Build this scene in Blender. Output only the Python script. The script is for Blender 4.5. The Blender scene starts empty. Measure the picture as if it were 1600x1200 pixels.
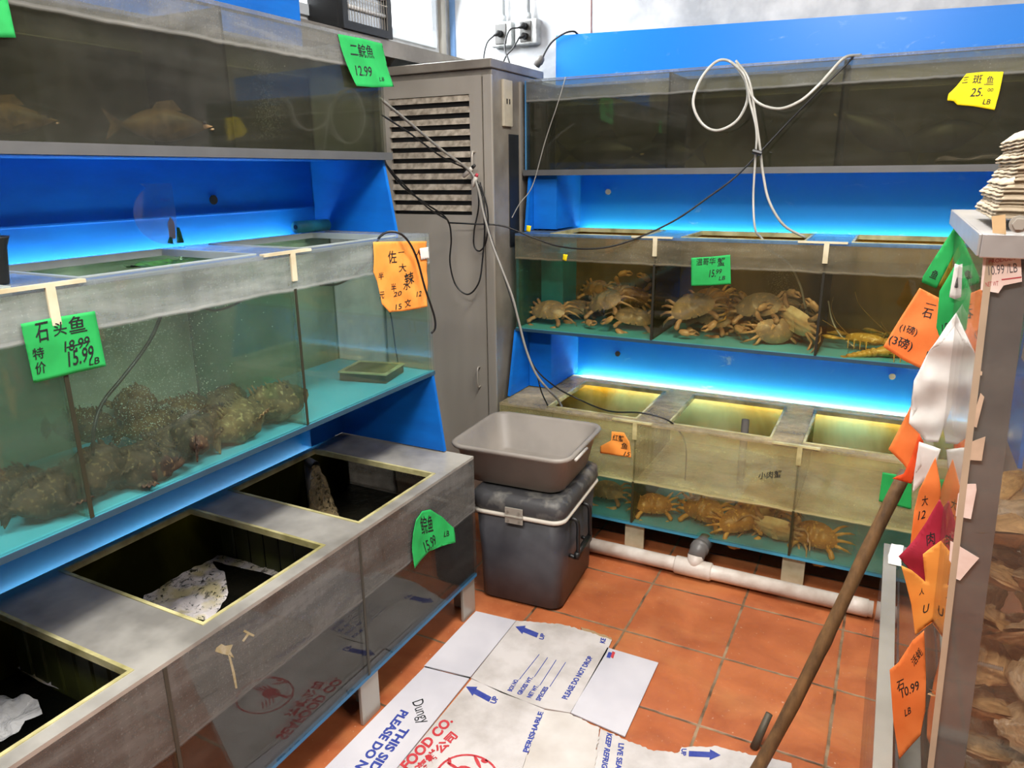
import bpy, bmesh, math, random
from mathutils import Vector, Matrix, noise
random.seed(7)
S = bpy.context.scene
COL = S.collection
PI = math.pi

# ------------------------------------------------------------------ camera
H = 1.6
FPX = 1140.88
R3 = Matrix(((0.889265, -0.11813, 0.441874), (0.457271, 0.251823, -0.852929), (-0.010518, 0.960537, 0.277955)))
CAM = Vector((0, 0, H))
cd = bpy.data.cameras.new('camera'); cam = bpy.data.objects.new('camera', cd); COL.objects.link(cam)
cd.sensor_width = 36.0; cd.lens = FPX / 1600 * 36; cd.clip_start = .02
m4 = R3.to_4x4(); m4.translation = CAM; cam.matrix_world = m4
S.camera = cam

# ------------------------------------------------------------------ world, lights, exposure
S.view_settings.view_transform = 'Standard'; S.view_settings.look = 'None'
S.view_settings.exposure = 0.28; S.view_settings.gamma = 1.0; S.view_settings.use_curve_mapping = False
w = bpy.data.worlds.new('world'); S.world = w; w.use_nodes = True
w.node_tree.nodes['Background'].inputs[0].default_value = (0.93, 0.95, 1.0, 1)
w.node_tree.nodes['Background'].inputs[1].default_value = 0.55
def area(name, loc, sx, sy, power, color, rot=(0, 0, 0)):
    l = bpy.data.lights.new(name, 'AREA'); l.shape = 'RECTANGLE'; l.size = sx; l.size_y = sy
    l.energy = power; l.color = color
    o = bpy.data.objects.new(name, l); COL.objects.link(o); o.location = loc; o.rotation_euler = rot
    return o
area('ceiling_light', (-0.3, 1.6, 2.95), 0.35, 1.3, 62, (1.0, .97, .92))
area('ceiling_light', (-0.5, -0.3, 2.95), 1.3, 0.35, 75, (1.0, .97, .92))
area('ceiling_light', (1.3, 1.0, 2.95), 0.35, 1.3, 46, (1.0, .95, .88))
area('window_daylight', (-2.05, 3.06, 2.55), .7, .6, 26, (.92, .97, 1.0), (0, math.radians(-72), 0))
cy = S.cycles
cy.max_bounces = 10; cy.transparent_max_bounces = 24; cy.diffuse_bounces = 3; cy.glossy_bounces = 4
cy.transmission_bounces = 6; cy.caustics_reflective = False; cy.caustics_refractive = False
cy.sample_clamp_indirect = 4.0; cy.use_denoising = True; cy.denoising_input_passes = 'RGB_ALBEDO'

# ------------------------------------------------------------------ measuring helpers
def ray(px, py):
    return R3 @ Vector(((px - 800) / FPX, -(py - 600) / FPX, -1))
def atY(px, py, Y):
    d = ray(px, py); return CAM + d * (Y / d.y)
def atX(px, py, X):
    d = ray(px, py); return CAM + d * (X / d.x)
def atZ(px, py, Z):
    d = ray(px, py); return CAM + d * ((Z - H) / d.z)

# ------------------------------------------------------------------ materials
def lin(c):
    if isinstance(c, str):
        c = [int(c[i:i + 2], 16) / 255 for i in (0, 2, 4)]
        c = [x / 12.92 if x <= .04045 else ((x + .055) / 1.055) ** 2.4 for x in c]
    return (c[0], c[1], c[2], 1)
class NT:
    def __init__(s, name):
        s.m = bpy.data.materials.new(name); s.m.use_nodes = True
        s.t = s.m.node_tree; s.t.nodes.clear()
        s.out = s.n('ShaderNodeOutputMaterial')
    def n(s, typ, **kw):
        nd = s.t.nodes.new(typ)
        for k, v in kw.items(): setattr(nd, k, v)
        return nd
    def l(s, a, b): s.t.links.new(a, b)
    def put(s, sock, v):
        if hasattr(v, 'links') or isinstance(v, bpy.types.NodeSocket): s.l(v, sock)
        else: sock.default_value = v
    def pos(s, obj=True):
        if obj: return s.n('ShaderNodeTexCoord').outputs['Object']
        return s.n('ShaderNodeNewGeometry').outputs['Position']
    def noise(s, scale, detail=3, rough=.55, vec=None, stretch=None, dist=0):
        nd = s.n('ShaderNodeTexNoise'); nd.inputs['Scale'].default_value = scale
        nd.inputs['Detail'].default_value = detail; nd.inputs['Roughness'].default_value = rough
        nd.inputs['Distortion'].default_value = dist
        v = vec or s.pos()
        if stretch:
            mp = s.n('ShaderNodeMapping'); mp.inputs['Scale'].default_value = stretch; s.l(v, mp.inputs[0]); v = mp.outputs[0]
        s.l(v, nd.inputs['Vector']); return nd.outputs['Fac']
    def ramp(s, fac, a, b, lo=0., hi=1.):
        r = s.n('ShaderNodeMapRange'); s.put(r.inputs[0], fac)
        r.inputs[1].default_value = a; r.inputs[2].default_value = b
        s.put(r.inputs[3], lo); s.put(r.inputs[4], hi)
        return r.outputs[0]
    def math(s, op, a, b=0.):
        r = s.n('ShaderNodeMath', operation=op); s.put(r.inputs[0], a); s.put(r.inputs[1], b); return r.outputs[0]
    def mixc(s, f, a, b):
        r = s.n('ShaderNodeMix', data_type='RGBA'); s.put(r.inputs[0], f)
        s.put(r.inputs[6], a); s.put(r.inputs[7], b); return r.outputs[2]
    def bump(s, h, strength=.3, dist=.01):
        b = s.n('ShaderNodeBump'); b.inputs['Strength'].default_value = strength
        b.inputs['Distance'].default_value = dist; s.l(h, b.inputs['Height']); return b.outputs[0]
    def mix(s, f, a, b):
        r = s.n('ShaderNodeMixShader'); s.put(r.inputs[0], f); s.l(a, r.inputs[1]); s.l(b, r.inputs[2]); return r.outputs[0]
    def bsdf(s, color, rough=.5, metal=0., normal=None, spec=.5):
        b = s.n('ShaderNodeBsdfPrincipled'); s.put(b.inputs['Base Color'], color)
        s.put(b.inputs['Roughness'], rough); s.put(b.inputs['Metallic'], metal)
        b.inputs['Specular IOR Level'].default_value = spec
        if normal is not None: s.l(normal, b.inputs['Normal'])
        return b.outputs[0]
    def schlick(s, f0=.04, normal=None):
        lw = s.n('ShaderNodeLayerWeight'); lw.inputs[0].default_value = .5
        if normal is not None: s.l(normal, lw.inputs['Normal'])
        p = s.math('POWER', lw.outputs['Facing'], 5.0)
        return s.math('ADD', s.math('MULTIPLY', p, 1 - f0), f0)
    def transp(s, c):
        t = s.n('ShaderNodeBsdfTransparent'); s.put(t.inputs[0], c); return t.outputs[0]
    def done(s, sh): s.l(sh, s.out.inputs[0]); return s.m
MATS = {}
def plain(name, c, rough=.5, metal=0., var=.15, scale=12, bump=0., bscale=60, c2=None, lo=.35, hi=.65, spec=.5, world=False, stretch=None):
    if name in MATS: return MATS[name]
    t = NT(name); c = lin(c)
    c2 = lin(c2) if c2 else tuple(x * (1 - var) for x in c[:3]) + (1,)
    pos = t.pos(not world)
    col = t.mixc(t.ramp(t.noise(scale, 4, vec=pos, stretch=stretch), lo, hi), c, c2)
    nrm = t.bump(t.noise(bscale, 3, vec=pos), bump, .004) if bump else None
    MATS[name] = t.done(t.bsdf(col, rough, metal, nrm, spec)); return MATS[name]

def glass_mat(name, tint, film=None, below=.04, above=.3, zw=None, streak=(30, 30, 5), edge=.0, gloss=1.0, rough=.03, speck=.5):
    """clear acrylic pane, with a lime/spray film that is denser above the water line zw (height in the pane's own frame)"""
    t = NT(name); pos = t.pos()
    fres = t.schlick(.045)
    gl = t.n('ShaderNodeBsdfGlossy'); gl.inputs['Roughness'].default_value = rough
    base = t.mix(t.math('MULTIPLY', fres, gloss), t.transp(lin(tint)), gl.outputs[0])
    if film:
        d = t.n('ShaderNodeBsdfDiffuse')
        n1 = t.noise(4, 6, .65, vec=pos, stretch=(.6, 1, 3.2), dist=.5); n2 = t.noise(1, 3, .6, vec=pos, stretch=streak)
        sp = t.ramp(t.noise(160, 2, .6, vec=pos), .62, .72)
        patt = t.ramp(t.math('ADD', t.math('MULTIPLY', n1, .7), t.math('MULTIPLY', n2, .35)), .35, .68, .35, 1.0)
        if zw is not None:
            z = t.n('ShaderNodeSeparateXYZ'); t.l(pos, z.inputs[0])
            wob = t.math('MULTIPLY', t.math('SUBTRACT', t.noise(9, 2, vec=pos, stretch=(1, 1, .01)), .5), .012)
            up = t.ramp(t.math('ADD', z.outputs[2], wob), zw - .002, zw + .004)
            line = t.math('MULTIPLY', t.ramp(t.math('ABSOLUTE', t.math('SUBTRACT', t.math('ADD', z.outputs[2], wob), zw)), .0, .006, 1, 0), .6)
        else:
            up = 1.0; line = 0.0
        dens = t.ramp(up, 0, 1, below, above)
        f = t.math('ADD', t.math('MULTIPLY', dens, patt), t.math('MULTIPLY', sp, t.math('MULTIPLY', dens, speck)))
        f = t.math('MINIMUM', t.math('ADD', f, line), .97)
        c = lin(film); c2 = tuple(min(1, x * 1.5) for x in c[:3]) + (1,)
        t.l(t.mixc(t.ramp(n1, .4, .65), c, c2), d.inputs[0])
        tr = t.n('ShaderNodeBsdfTranslucent'); t.l(t.mixc(t.ramp(n1, .4, .65), c, c2), tr.inputs[0])
        base = t.mix(f, base, t.mix(.4, d.outputs[0], tr.outputs[0]))
    return t.done(base)

def water_mat(name, tint, murk, color, color2=None, top=False, scale=4, bumps=.4):
    t = NT(name); pos = t.pos()
    d = t.n('ShaderNodeBsdfDiffuse')
    n1 = t.noise(scale, 5, .6, vec=pos, stretch=(1, 1, .6), dist=.6)
    t.l(t.mixc(t.ramp(n1, .35, .65), lin(color), lin(color2 or color)), d.inputs[0])
    tl = t.n('ShaderNodeBsdfTranslucent'); t.l(t.mixc(t.ramp(n1, .35, .65), lin(color), lin(color2 or color)), tl.inputs[0])
    body = t.mix(t.ramp(n1, .3, .7, murk * .85, min(1, murk * 1.1)), t.transp(lin(tint)), t.mix(.45, d.outputs[0], tl.outputs[0]))
    if top:
        gl = t.n('ShaderNodeBsdfGlossy'); gl.inputs['Roughness'].default_value = .02
        b = t.bump(t.noise(22, 4, .6, vec=pos, dist=1.2), bumps, .02)
        t.l(b, gl.inputs['Normal'])
        body = t.mix(t.schlick(.03, b), body, gl.outputs[0])
    return t.done(body)

def emit(name, c, strength):
    t = NT(name); e = t.n('ShaderNodeEmission'); e.inputs[0].default_value = lin(c); e.inputs[1].default_value = strength
    return t.done(e.outputs[0])

# ------------------------------------------------------------------ mesh helpers
class MB:
    def __init__(s): s.v = []; s.f = []; s.mi = []
    def add(s, vs, fs, mi=0):
        b = len(s.v); s.v += [Vector(v) for v in vs]; s.f += [[i + b for i in f] for f in fs]; s.mi += [mi] * len(fs); return s
    def box(s, x0, x1, y0, y1, z0, z1, mi=0):
        v = [(x, y, z) for z in (z0, z1) for y in (y0, y1) for x in (x0, x1)]
        return s.add(v, [(0, 2, 3, 1), (4, 5, 7, 6), (0, 1, 5, 4), (2, 6, 7, 3), (0, 4, 6, 2), (1, 3, 7, 5)], mi)
    def prism(s, poly, axis, a, b, mi=0):
        """poly of 2-D points extruded along an axis from a to b"""
        def p(q, h):
            return {'x': (h, q[0], q[1]), 'y': (q[0], h, q[1]), 'z': (q[0], q[1], h)}[axis]
        n = len(poly); v = [p(q, a) for q in poly] + [p(q, b) for q in poly]
        return s.add(v, [tuple(range(n)), tuple(range(2 * n - 1, n - 1, -1))] + [(i, (i + 1) % n, n + (i + 1) % n, n + i) for i in range(n)], mi)
    def tube(s, pts, r, n=8, caps=True, mi=0, flat=1.0):
        pts = [Vector(p) for p in pts]; rs = r if isinstance(r, (list, tuple)) else [r] * len(pts)
        b = len(s.v); up = None
        for i, p in enumerate(pts):
            d = (pts[min(i + 1, len(pts) - 1)] - pts[max(i - 1, 0)])
            d = d.normalized() if d.length > 1e-9 else Vector((0, 0, 1))
            if up is None:
                up = Vector((0, 0, 1)) if abs(d.z) < .9 else Vector((1, 0, 0))
            a = d.cross(up)
            if a.length < 1e-6: a = d.orthogonal()
            a.normalize(); up = a.cross(d).normalized()
            for k in range(n):
                t = 2 * PI * k / n
                s.v.append(p + a * math.cos(t) * rs[i] + up * math.sin(t) * rs[i] * flat)
        for i in range(len(pts) - 1):
            for k in range(n):
                k2 = (k + 1) % n
                s.f.append([b + i * n + k, b + i * n + k2, b + (i + 1) * n + k2, b + (i + 1) * n + k]); s.mi.append(mi)
        if caps:
            s.f.append([b + k for k in range(n)][::-1]); s.mi.append(mi)
            e = b + (len(pts) - 1) * n; s.f.append([e + k for k in range(n)]); s.mi.append(mi)
        return s
    def grid(s, fn, nu, nv, mi=0, closed=False):
        b = len(s.v)
        for j in range(nv + 1):
            for i in range(nu + (0 if closed else 1)):
                s.v.append(Vector(fn(i / nu, j / nv)))
        W = nu if closed else nu + 1
        for j in range(nv):
            for i in range(nu):
                i2 = (i + 1) % W if closed else i + 1
                s.f.append([b + j * W + i, b + j * W + i2, b + (j + 1) * W + i2, b + (j + 1) * W + i]); s.mi.append(mi)
        return s
    def ball(s, c, rx, ry, rz, nu=16, nv=10, fn=None, mi=0):
        c = Vector(c)
        def g(u, v):
            a = 2 * PI * u; t = PI * (v - .5) * .998
            p = Vector((math.cos(a) * math.cos(t) * rx, math.sin(a) * math.cos(t) * ry, math.sin(t) * rz))
            if fn: p = fn(p)
            return c + p
        return s.grid(g, nu, nv, mi, True)
    def obj(s, name, mats, parent=None, loc=None, rotz=0, smooth=False, bevel=0, world=False, solid=0):
        me = bpy.data.meshes.new(name)
        o = bpy.data.objects.new(name, me); COL.objects.link(o)
        vs = s.v
        if parent is not None and world:
            inv = WM[parent].inverted(); vs = [inv @ v for v in vs]
        elif parent is None and loc is not None and world:
            L = Vector(loc); vs = [v - L for v in vs]
        me.from_pydata([tuple(v) for v in vs], [], s.f)
        if not isinstance(mats, (list, tuple)): mats = [mats]
        for m in mats: me.materials.append(m)
        if len(mats) > 1: me.polygons.foreach_set('material_index', s.mi)
        if smooth: me.polygons.foreach_set('use_smooth', [True] * len(me.polygons))
        me.validate(); me.update()
        mw = Matrix.Identity(4)
        if parent is not None:
            o.parent = parent; mw = WM[parent].copy()
        elif loc is not None:
            o.location = loc; o.rotation_euler = (0, 0, rotz)
            mw = Matrix.Translation(loc) @ Matrix.Rotation(rotz, 4, 'Z')
        WM[o] = mw
        if bevel:
            b = o.modifiers.new('bevel', 'BEVEL'); b.width = bevel; b.segments = 2; b.limit_method = 'ANGLE'
            b.angle_limit = math.radians(40)
        if solid:
            b = o.modifiers.new('thickness', 'SOLIDIFY'); b.thickness = solid; b.offset = 0
        return o
WM = {}
def tag(o, label=None, cat=None, group=None, kind=None):
    if label: o['label'] = label
    if cat: o['category'] = cat
    if group: o['group'] = group
    if kind: o['kind'] = kind
    return o
def thing(name, label, cat, loc=(0, 0, 0), rotz=0, group=None):
    o = bpy.data.objects.new(name, None); COL.objects.link(o); o.empty_display_size = .05
    o.location = loc; o.rotation_euler = (0, 0, rotz)
    WM[o] = Matrix.Translation(loc) @ Matrix.Rotation(rotz, 4, 'Z')
    return tag(o, label, cat, group)
def struct(name, mb, m, **kw): return tag(mb.obj(name, m, **kw), kind='structure')
def copy_tree(o, parent=None):
    c = o.copy(); COL.objects.link(c)
    if parent: c.parent = parent
    for ch in list(o.children): copy_tree(ch, c)
    return c
def smooth_path(pts, n=6):
    pts = [Vector(p) for p in pts]
    if len(pts) < 3: return pts
    P = [pts[0] * 2 - pts[1]] + pts + [pts[-1] * 2 - pts[-2]]; out = []
    for i in range(1, len(P) - 2):
        a, b, c, d = P[i - 1:i + 3]
        for k in range(n):
            t = k / n
            out.append(.5 * ((2 * b) + (c - a) * t + (2 * a - 5 * b + 4 * c - d) * t * t + (3 * b - a - 3 * c + d) * t ** 3))
    out.append(pts[-1]); return out
def nz(p, s=1.0, o=0.0): return noise.noise(Vector(p) * s + Vector((o, o * 1.7, -o)))
def holes_plate(xs0, xs1, ys0, ys1, holes, z0, z1):
    xs = sorted({xs0, xs1, *[h[0] for h in holes], *[h[1] for h in holes]})
    ys = sorted({ys0, ys1, *[h[2] for h in holes], *[h[3] for h in holes]})
    def inside(i, j):
        if not (0 <= i < len(xs) - 1 and 0 <= j < len(ys) - 1): return False
        cx = (xs[i] + xs[i + 1]) / 2; cyy = (ys[j] + ys[j + 1]) / 2
        return not any(h[0] < cx < h[1] and h[2] < cyy < h[3] for h in holes)
    m = MB()
    for i in range(len(xs) - 1):
        for j in range(len(ys) - 1):
            if not inside(i, j): continue
            a, b, c, d = xs[i], xs[i + 1], ys[j], ys[j + 1]
            m.add([(a, c, z1), (b, c, z1), (b, d, z1), (a, d, z1)], [(0, 1, 2, 3)])
            m.add([(a, c, z0), (b, c, z0), (b, d, z0), (a, d, z0)], [(3, 2, 1, 0)])
            if not inside(i, j - 1): m.add([(a, c, z0), (b, c, z0), (b, c, z1), (a, c, z1)], [(0, 1, 2, 3)])
            if not inside(i, j + 1): m.add([(a, d, z0), (b, d, z0), (b, d, z1), (a, d, z1)], [(3, 2, 1, 0)])
            if not inside(i - 1, j): m.add([(a, c, z0), (a, d, z0), (a, d, z1), (a, c, z1)], [(3, 2, 1, 0)])
            if not inside(i + 1, j): m.add([(b, c, z0), (b, d, z0), (b, d, z1), (b, c, z1)], [(0, 1, 2, 3)])
    return m
def text_mb(body, A, B, C, surf=None, shear=0.0, spacing=1.0, bold=0.0):
    """lettering: baseline from A to B, C above A; surf moves a point onto a curved sheet"""
    cu = bpy.data.curves.new('lettering', 'FONT'); cu.body = body; cu.size = 1; cu.shear = shear
    cu.space_character = spacing; cu.offset = bold; cu.resolution_u = 3
    o = bpy.data.objects.new('lettering', cu); COL.objects.link(o)
    dg = bpy.context.evaluated_depsgraph_get(); me = o.evaluated_get(dg).to_mesh()
    xs = [v.co.x for v in me.vertices] or [0, 1]
    ys = [v.co.y for v in me.vertices] or [0, 1]
    x0, x1 = min(xs), max(xs); h = max(ys) or 1
    A, B, C = Vector(A), Vector(B), Vector(C)
    vs = []
    for v in me.vertices:
        p = A + (B - A) * ((v.co.x - x0) / max(1e-6, x1 - x0)) + (C - A) * (v.co.y / h)
        vs.append(surf(p) if surf else p)
    fs = [tuple(p.vertices) for p in me.polygons]
    o.evaluated_get(dg).to_mesh_clear()
    bpy.data.objects.remove(o); bpy.data.curves.remove(cu)
    return MB().add(vs, fs)
def poly_mesh(outline, cuts=4):
    """a filled outline of 3-D points, divided finely enough to curl"""
    bm = bmesh.new(); vs = [bm.verts.new(p) for p in outline]; f = bm.faces.new(vs)
    bmesh.ops.triangulate(bm, faces=[f])
    for _ in range(cuts):
        L = [e for e in bm.edges if e.calc_length() > .012]
        if not L: break
        bmesh.ops.subdivide_edges(bm, edges=L, cuts=1, use_grid_fill=False)
        bmesh.ops.triangulate(bm, faces=bm.faces[:])
    bm.verts.index_update()
    v = [x.co.copy() for x in bm.verts]; fs = [[q.index for q in x.verts] for x in bm.faces]; bm.free()
    return MB().add(v, fs)

# ------------------------------------------------------------------ shared materials
def floor_mat():
    t = NT('terracotta'); pos = t.pos(False); s = t.n('ShaderNodeSeparateXYZ'); t.l(pos, s.inputs[0])
    T = .3525; wob = t.math('MULTIPLY', t.math('SUBTRACT', t.noise(14, 2, vec=pos), .5), .007)
    u = t.math('DIVIDE', t.math('ADD', t.math('ADD', s.outputs[0], .702), wob), T)
    v = t.math('DIVIDE', t.math('ADD', t.math('SUBTRACT', s.outputs[1], 2.573), wob), T)
    def dist(a): return t.math('MULTIPLY', t.math('SUBTRACT', .5, t.math('ABSOLUTE', t.math('SUBTRACT', t.math('FRACT', a), .5))), T)
    d = t.math('MINIMUM', dist(u), dist(v))
    cmb = t.n('ShaderNodeCombineXYZ'); t.l(t.math('FLOOR', u), cmb.inputs[0]); t.l(t.math('FLOOR', v), cmb.inputs[1])
    wn = t.n('ShaderNodeTexWhiteNoise'); t.l(cmb.outputs[0], wn.inputs[0])
    base = t.mixc(wn.outputs[0], lin('b8673d'), lin('c67445'))
    base = t.mixc(t.ramp(t.noise(5, 5, .6, vec=pos, dist=.5), .35, .7), base, lin('9c5230'))
    base = t.mixc(t.ramp(t.noise(2.3, 4, .6, vec=pos, stretch=(1, 2, 1)), .5, .75, 0, .5), base, lin('c98a55'))
    base = t.mixc(t.ramp(t.noise(90, 2, .5, vec=pos), .68, .76, 0, .6), base, lin('d9b79a'))
    grout = t.mixc(t.ramp(t.noise(9, 4, vec=pos), .35, .65), lin('4c3524'), lin('a58a6c'))
    g = t.ramp(d, .0035, .0055, 1, 0)
    col = t.mixc(g, base, grout)
    rough = t.ramp(t.noise(6, 4, vec=pos), .3, .7, .28, .55)
    h = t.math('ADD', t.ramp(d, .002, .007), t.math('MULTIPLY', t.noise(40, 3, vec=pos), .12))
    return t.done(t.bsdf(col, rough, 0, t.bump(h, .5, .003), .5))
def back_mat(name, c, c2, clear=.0, trans=.7, scale=3):
    t = NT(name); pos = t.pos()
    col = t.mixc(t.ramp(t.noise(scale, 5, .6, vec=pos, stretch=(1, 1, .5), dist=.6), .35, .65), lin(c), lin(c2))
    d = t.n('ShaderNodeBsdfDiffuse'); t.l(col, d.inputs[0]); tr = t.n('ShaderNodeBsdfTranslucent'); t.l(col, tr.inputs[0])
    return t.done(t.mix(trans, d.outputs[0], tr.outputs[0]))
M_FLOOR = floor_mat()
M_WALL = plain('painted_block', 'cdcfd1', .8, var=.1, scale=6, bump=.6, bscale=35, c2='a3a7ac', world=True)
M_BLUE = plain('blue_board', (.003, .17, .66), .55, spec=.25, scale=5, c2=(.004, .12, .5), world=True, stretch=(1, 1, 3), lo=.3, hi=.7)
def scuffed():
    t = NT('scuffed_blue_board'); pos = t.pos(False)
    n = t.ramp(t.noise(7, 6, .7, vec=pos, stretch=(1, 1, 2.2), dist=.8), .6, .68)
    n = t.math('MULTIPLY', n, t.ramp(t.noise(3, 2, vec=pos), .45, .6, 0, .7))
    return t.done(t.bsdf(t.mixc(n, lin((.006, .2, .72)), lin('8db4dc')), .35))
M_BLUE2 = scuffed()
M_STEEL = plain('brushed_steel', 'b5afa4', .36, .3, scale=2, c2='8f897e', bump=.08, bscale=20, stretch=(1, 1, .2), world=True)
M_STEELD = plain('dull_steel', '989287', .45, .3, scale=5, c2='79736a', world=True)
M_DARK = plain('dark_gap', '0c0c0b', .7)
M_BLACKP = plain('black_plastic', '141516', .45, scale=20)
M_WIRE = plain('black_cable', '101113', .45)
M_WIREG = plain('grey_cable', '8f8d86', .5)
M_HOSE = plain('clear_hose', 'b9b8b0', .25, scale=8, c2='8f8e86')
M_PVC = plain('white_pvc', 'e2dbd2', .4, scale=8, c2='b9a99c', bump=.1, world=True)
M_GPVC = plain('grey_pvc', '6c6a68', .4)
M_CREAM = plain('cream_plastic', 'd8d0b4', .5, scale=10, c2='b9ae8c')
M_RIM = plain('lit_yellow_acrylic_edge', 'd8d09a', .25, scale=9, c2='918a5a', world=True)  # the lit look of the hatch edges is put into this yellow
M_TURQ = plain('turquoise_board', (.10, .52, .66), .5, scale=3, c2=(.07, .42, .55), world=True)
M_TURQD = plain('blue_tank_floor', (.06, .36, .56), .5, scale=3, c2=(.03, .16, .24), world=True)
M_ALGAE = plain('algae_board', '3f4416', .5, scale=5, c2='1a1c0c', world=True)
M_LED = emit('warm_tube_glow', (1.0, .86, .48), 34)
M_LEDB = emit('warm_tube_glow_c', (1.0, .88, .52), 62)
M_LEDL = emit('warm_tube_glow_b', (1.0, .80, .45), 7)
M_LEDW = emit('white_tube_glow', (.92, 1.0, .9), 24)

# ------------------------------------------------------------------ the setting
struct('floor', MB().box(-2.4, 2.7, -2.5, 3.7, -.06, 0), M_FLOOR)
struct('wall_back', MB().box(-2.35, 2.6, 3.5, 3.62, 0, 3.0), M_WALL)
M_ROOM = plain('room_paint', '9a958c', .8, scale=2, c2='7c786f', world=True)
struct('wall_right', MB().box(2.6, 2.7, -2.5, 3.5, 0, 3.0), M_ROOM)
struct('wall_front', MB().box(-2.3, 2.6, -2.5, -2.4, 0, 3.0), M_ROOM)
struct('ceiling', MB().box(-2.4, 2.7, -2.5, 3.7, 3.0, 3.1), plain('ceiling_paint', 'c9c8c4', .9, world=True))
wl = holes_plate(-2.4, 3.5, 0, 3.0, [(2.35, 3.36, 2.2, 2.85)], 0, 1)
mb = MB(); mb.v = [Vector((-2.155 - .16 * v.z, v.x, v.y)) for v in wl.v]; mb.f = wl.f; mb.mi = wl.mi
struct('wall_left', mb, M_WALL)
M_PANE = emit('daylight_behind_pane', (.95, .98, 1.0), 4.0)
wd = MB()
fr = struct('window_1', MB().box(-2.19, -2.14, 2.35, 3.36, 2.2, 2.24).box(-2.19, -2.14, 2.35, 3.36, 2.81, 2.85).box(-2.19, -2.14, 2.35, 2.39, 2.24, 2.81).box(-2.19, -2.14, 3.32, 3.36, 2.24, 2.81), plain('window_frame_paint', 'cfd6dc', .5))
pn = MB().box(-2.186, -2.18, 2.39, 3.32, 2.24, 2.81).obj('window_pane', M_PANE, fr)
struct('trim_1', MB().box(-2.155, -2.135, 3.40, 3.44, 0, 3.0), M_STEEL)
struct('trim_2', MB().box(-2.14, -2.115, 3.485, 3.5, 0, 3.0), plain('blue_trim', '6f95c4', .5))

# ------------------------------------------------------------------ racks
def left_rack():
    r = thing('display_rack', 'blue board rack that carries the stonefish tank and the tank with floating foam', 'rack', (-1.86, .17, 0))
    M_BLUE2_ = M_BLUE2
    MB().box(-1.885, -1.868, .12, 2.085, 0, 2.2).obj('back_panel', M_BLUE, r, world=True, bevel=.001)
    for y in (2.072, .15):
        MB().prism([(-1.866, 1.408), (-1.513, 1.408), (-1.556, 1.655), (-1.866, 1.655)], 'y', y, y + .014).obj('side_panel', M_BLUE, r, world=True)
        MB().prism([(-1.866, .637), (-1.351, .637), (-1.391, .918), (-1.866, .918)], 'y', y, y + .014).obj('side_panel', M_BLUE, r, world=True)
    MB().box(-1.866, -1.82, 1.9, 2.07, .637, .918).obj('corner_column', M_BLUE, r, world=True)
    MB().box(-1.868, -1.60, .17, 2.085, 1.645, 1.655).obj('shelf_board', M_BLUE, r, world=True)
    MB().box(-1.868, -1.41, .17, 2.085, .908, .918).obj('shelf_board', M_BLUE, r, world=True)
    MB().box(-1.868, -1.862, .12, 2.07, 1.484, 1.492).obj('crease', M_BLUE, r, world=True, bevel=.002)
    # pump cable hole
    MB().tube([(-1.868, 1.63, 1.53), (-1.864, 1.63, 1.53)], .014, 20).obj('cable_hole', M_DARK, r, world=True)
    for z in (.60, 1.375):
        MB().tube([(-1.846, .25, z), (-1.846, 1.95, z)], .010, 10).obj('light_tube', M_LEDL if z < 1 else M_LEDW, r, world=True, smooth=True)
    for y in (.6, 1.46, 2.05):
        MB().box(-1.262, -1.25, y - .045, y + .04, 0, .150).box(-1.34, -1.262, y + .03, y + .04, 0, .150).obj('leg', M_STEEL, r, world=True, bevel=.002)
    for y in (.6, 1.46, 2.03):
        MB().box(-1.84, -1.8, y - .04, y + .04, 0, .150).obj('leg', M_STEEL, r, world=True)
    return r
left_rack()
def right_rack():
    r = thing('display_rack', 'blue board rack across the back wall with crab tanks on its shelves', 'rack', (-.5, 3.4, 0))
    v = MB().prism([(-1.51, 0), (.5, 0), (.5, 2.155), (-1.51, 2.21)], 'y', 3.40, 3.415)
    v.obj('back_panel', M_BLUE2, r, world=True, bevel=.001)
    for x in (-1.505, .47):
        MB().prism([(3.4, 1.345), (3.045, 1.345), (3.09, 1.598), (3.4, 1.598)], 'x', x, x + .013).obj('side_panel', M_BLUE, r, world=True)
        MB().prism([(3.4, .607), (2.86, .607), (2.935, .905), (3.4, .905)], 'x', x, x + .013).obj('side_panel', M_BLUE, r, world=True)
    MB().box(-1.49, -1.375, 3.11, 3.399, 1.35, 1.598).obj('corner_column', M_BLUE, r, world=True)
    MB().box(-1.49, -1.375, 3.06, 3.399, .607, .905).obj('corner_column', M_BLUE, r, world=True)
    MB().box(-1.522, -1.512, 3.09, 3.4, 1.61, 1.985).obj('side_board', plain('pale_blue_edge', '4f8fc8', .5), r, world=True)
    MB().box(-1.49, .47, 3.16, 3.399, 1.588, 1.598).obj('shelf_board', M_BLUE, r, world=True)
    MB().box(-1.49, .47, 3.0, 3.399, .895, .905).obj('shelf_board', M_BLUE, r, world=True)
    for x, z, m in ((-1.235, 1.508, M_CREAM), (-1.163, .724, M_DARK), (.062, .75, M_CREAM)):
        MB().tube([(x, 3.4, z), (x, 3.395, z)], .013, 18).obj('cable_hole', m, r, world=True)
    for z in (.572, 1.312):
        MB().tube([(-1.36, 3.378, z), (.44, 3.378, z)], .010, 10).obj('light_tube', M_LEDB if z < 1 else M_LED, r, world=True, smooth=True)
    for x in (-.90, -.245, .38):
        MB().box(x - .0, x + .085, 2.800, 2.812, 0, .132).obj('leg', M_CREAM, r, world=True, bevel=.002)
        MB().box(x - .0, x + .085, 3.3, 3.312, 0, .132).obj('leg', M_CREAM, r, world=True, bevel=.002)
    return r
right_rack()

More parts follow.
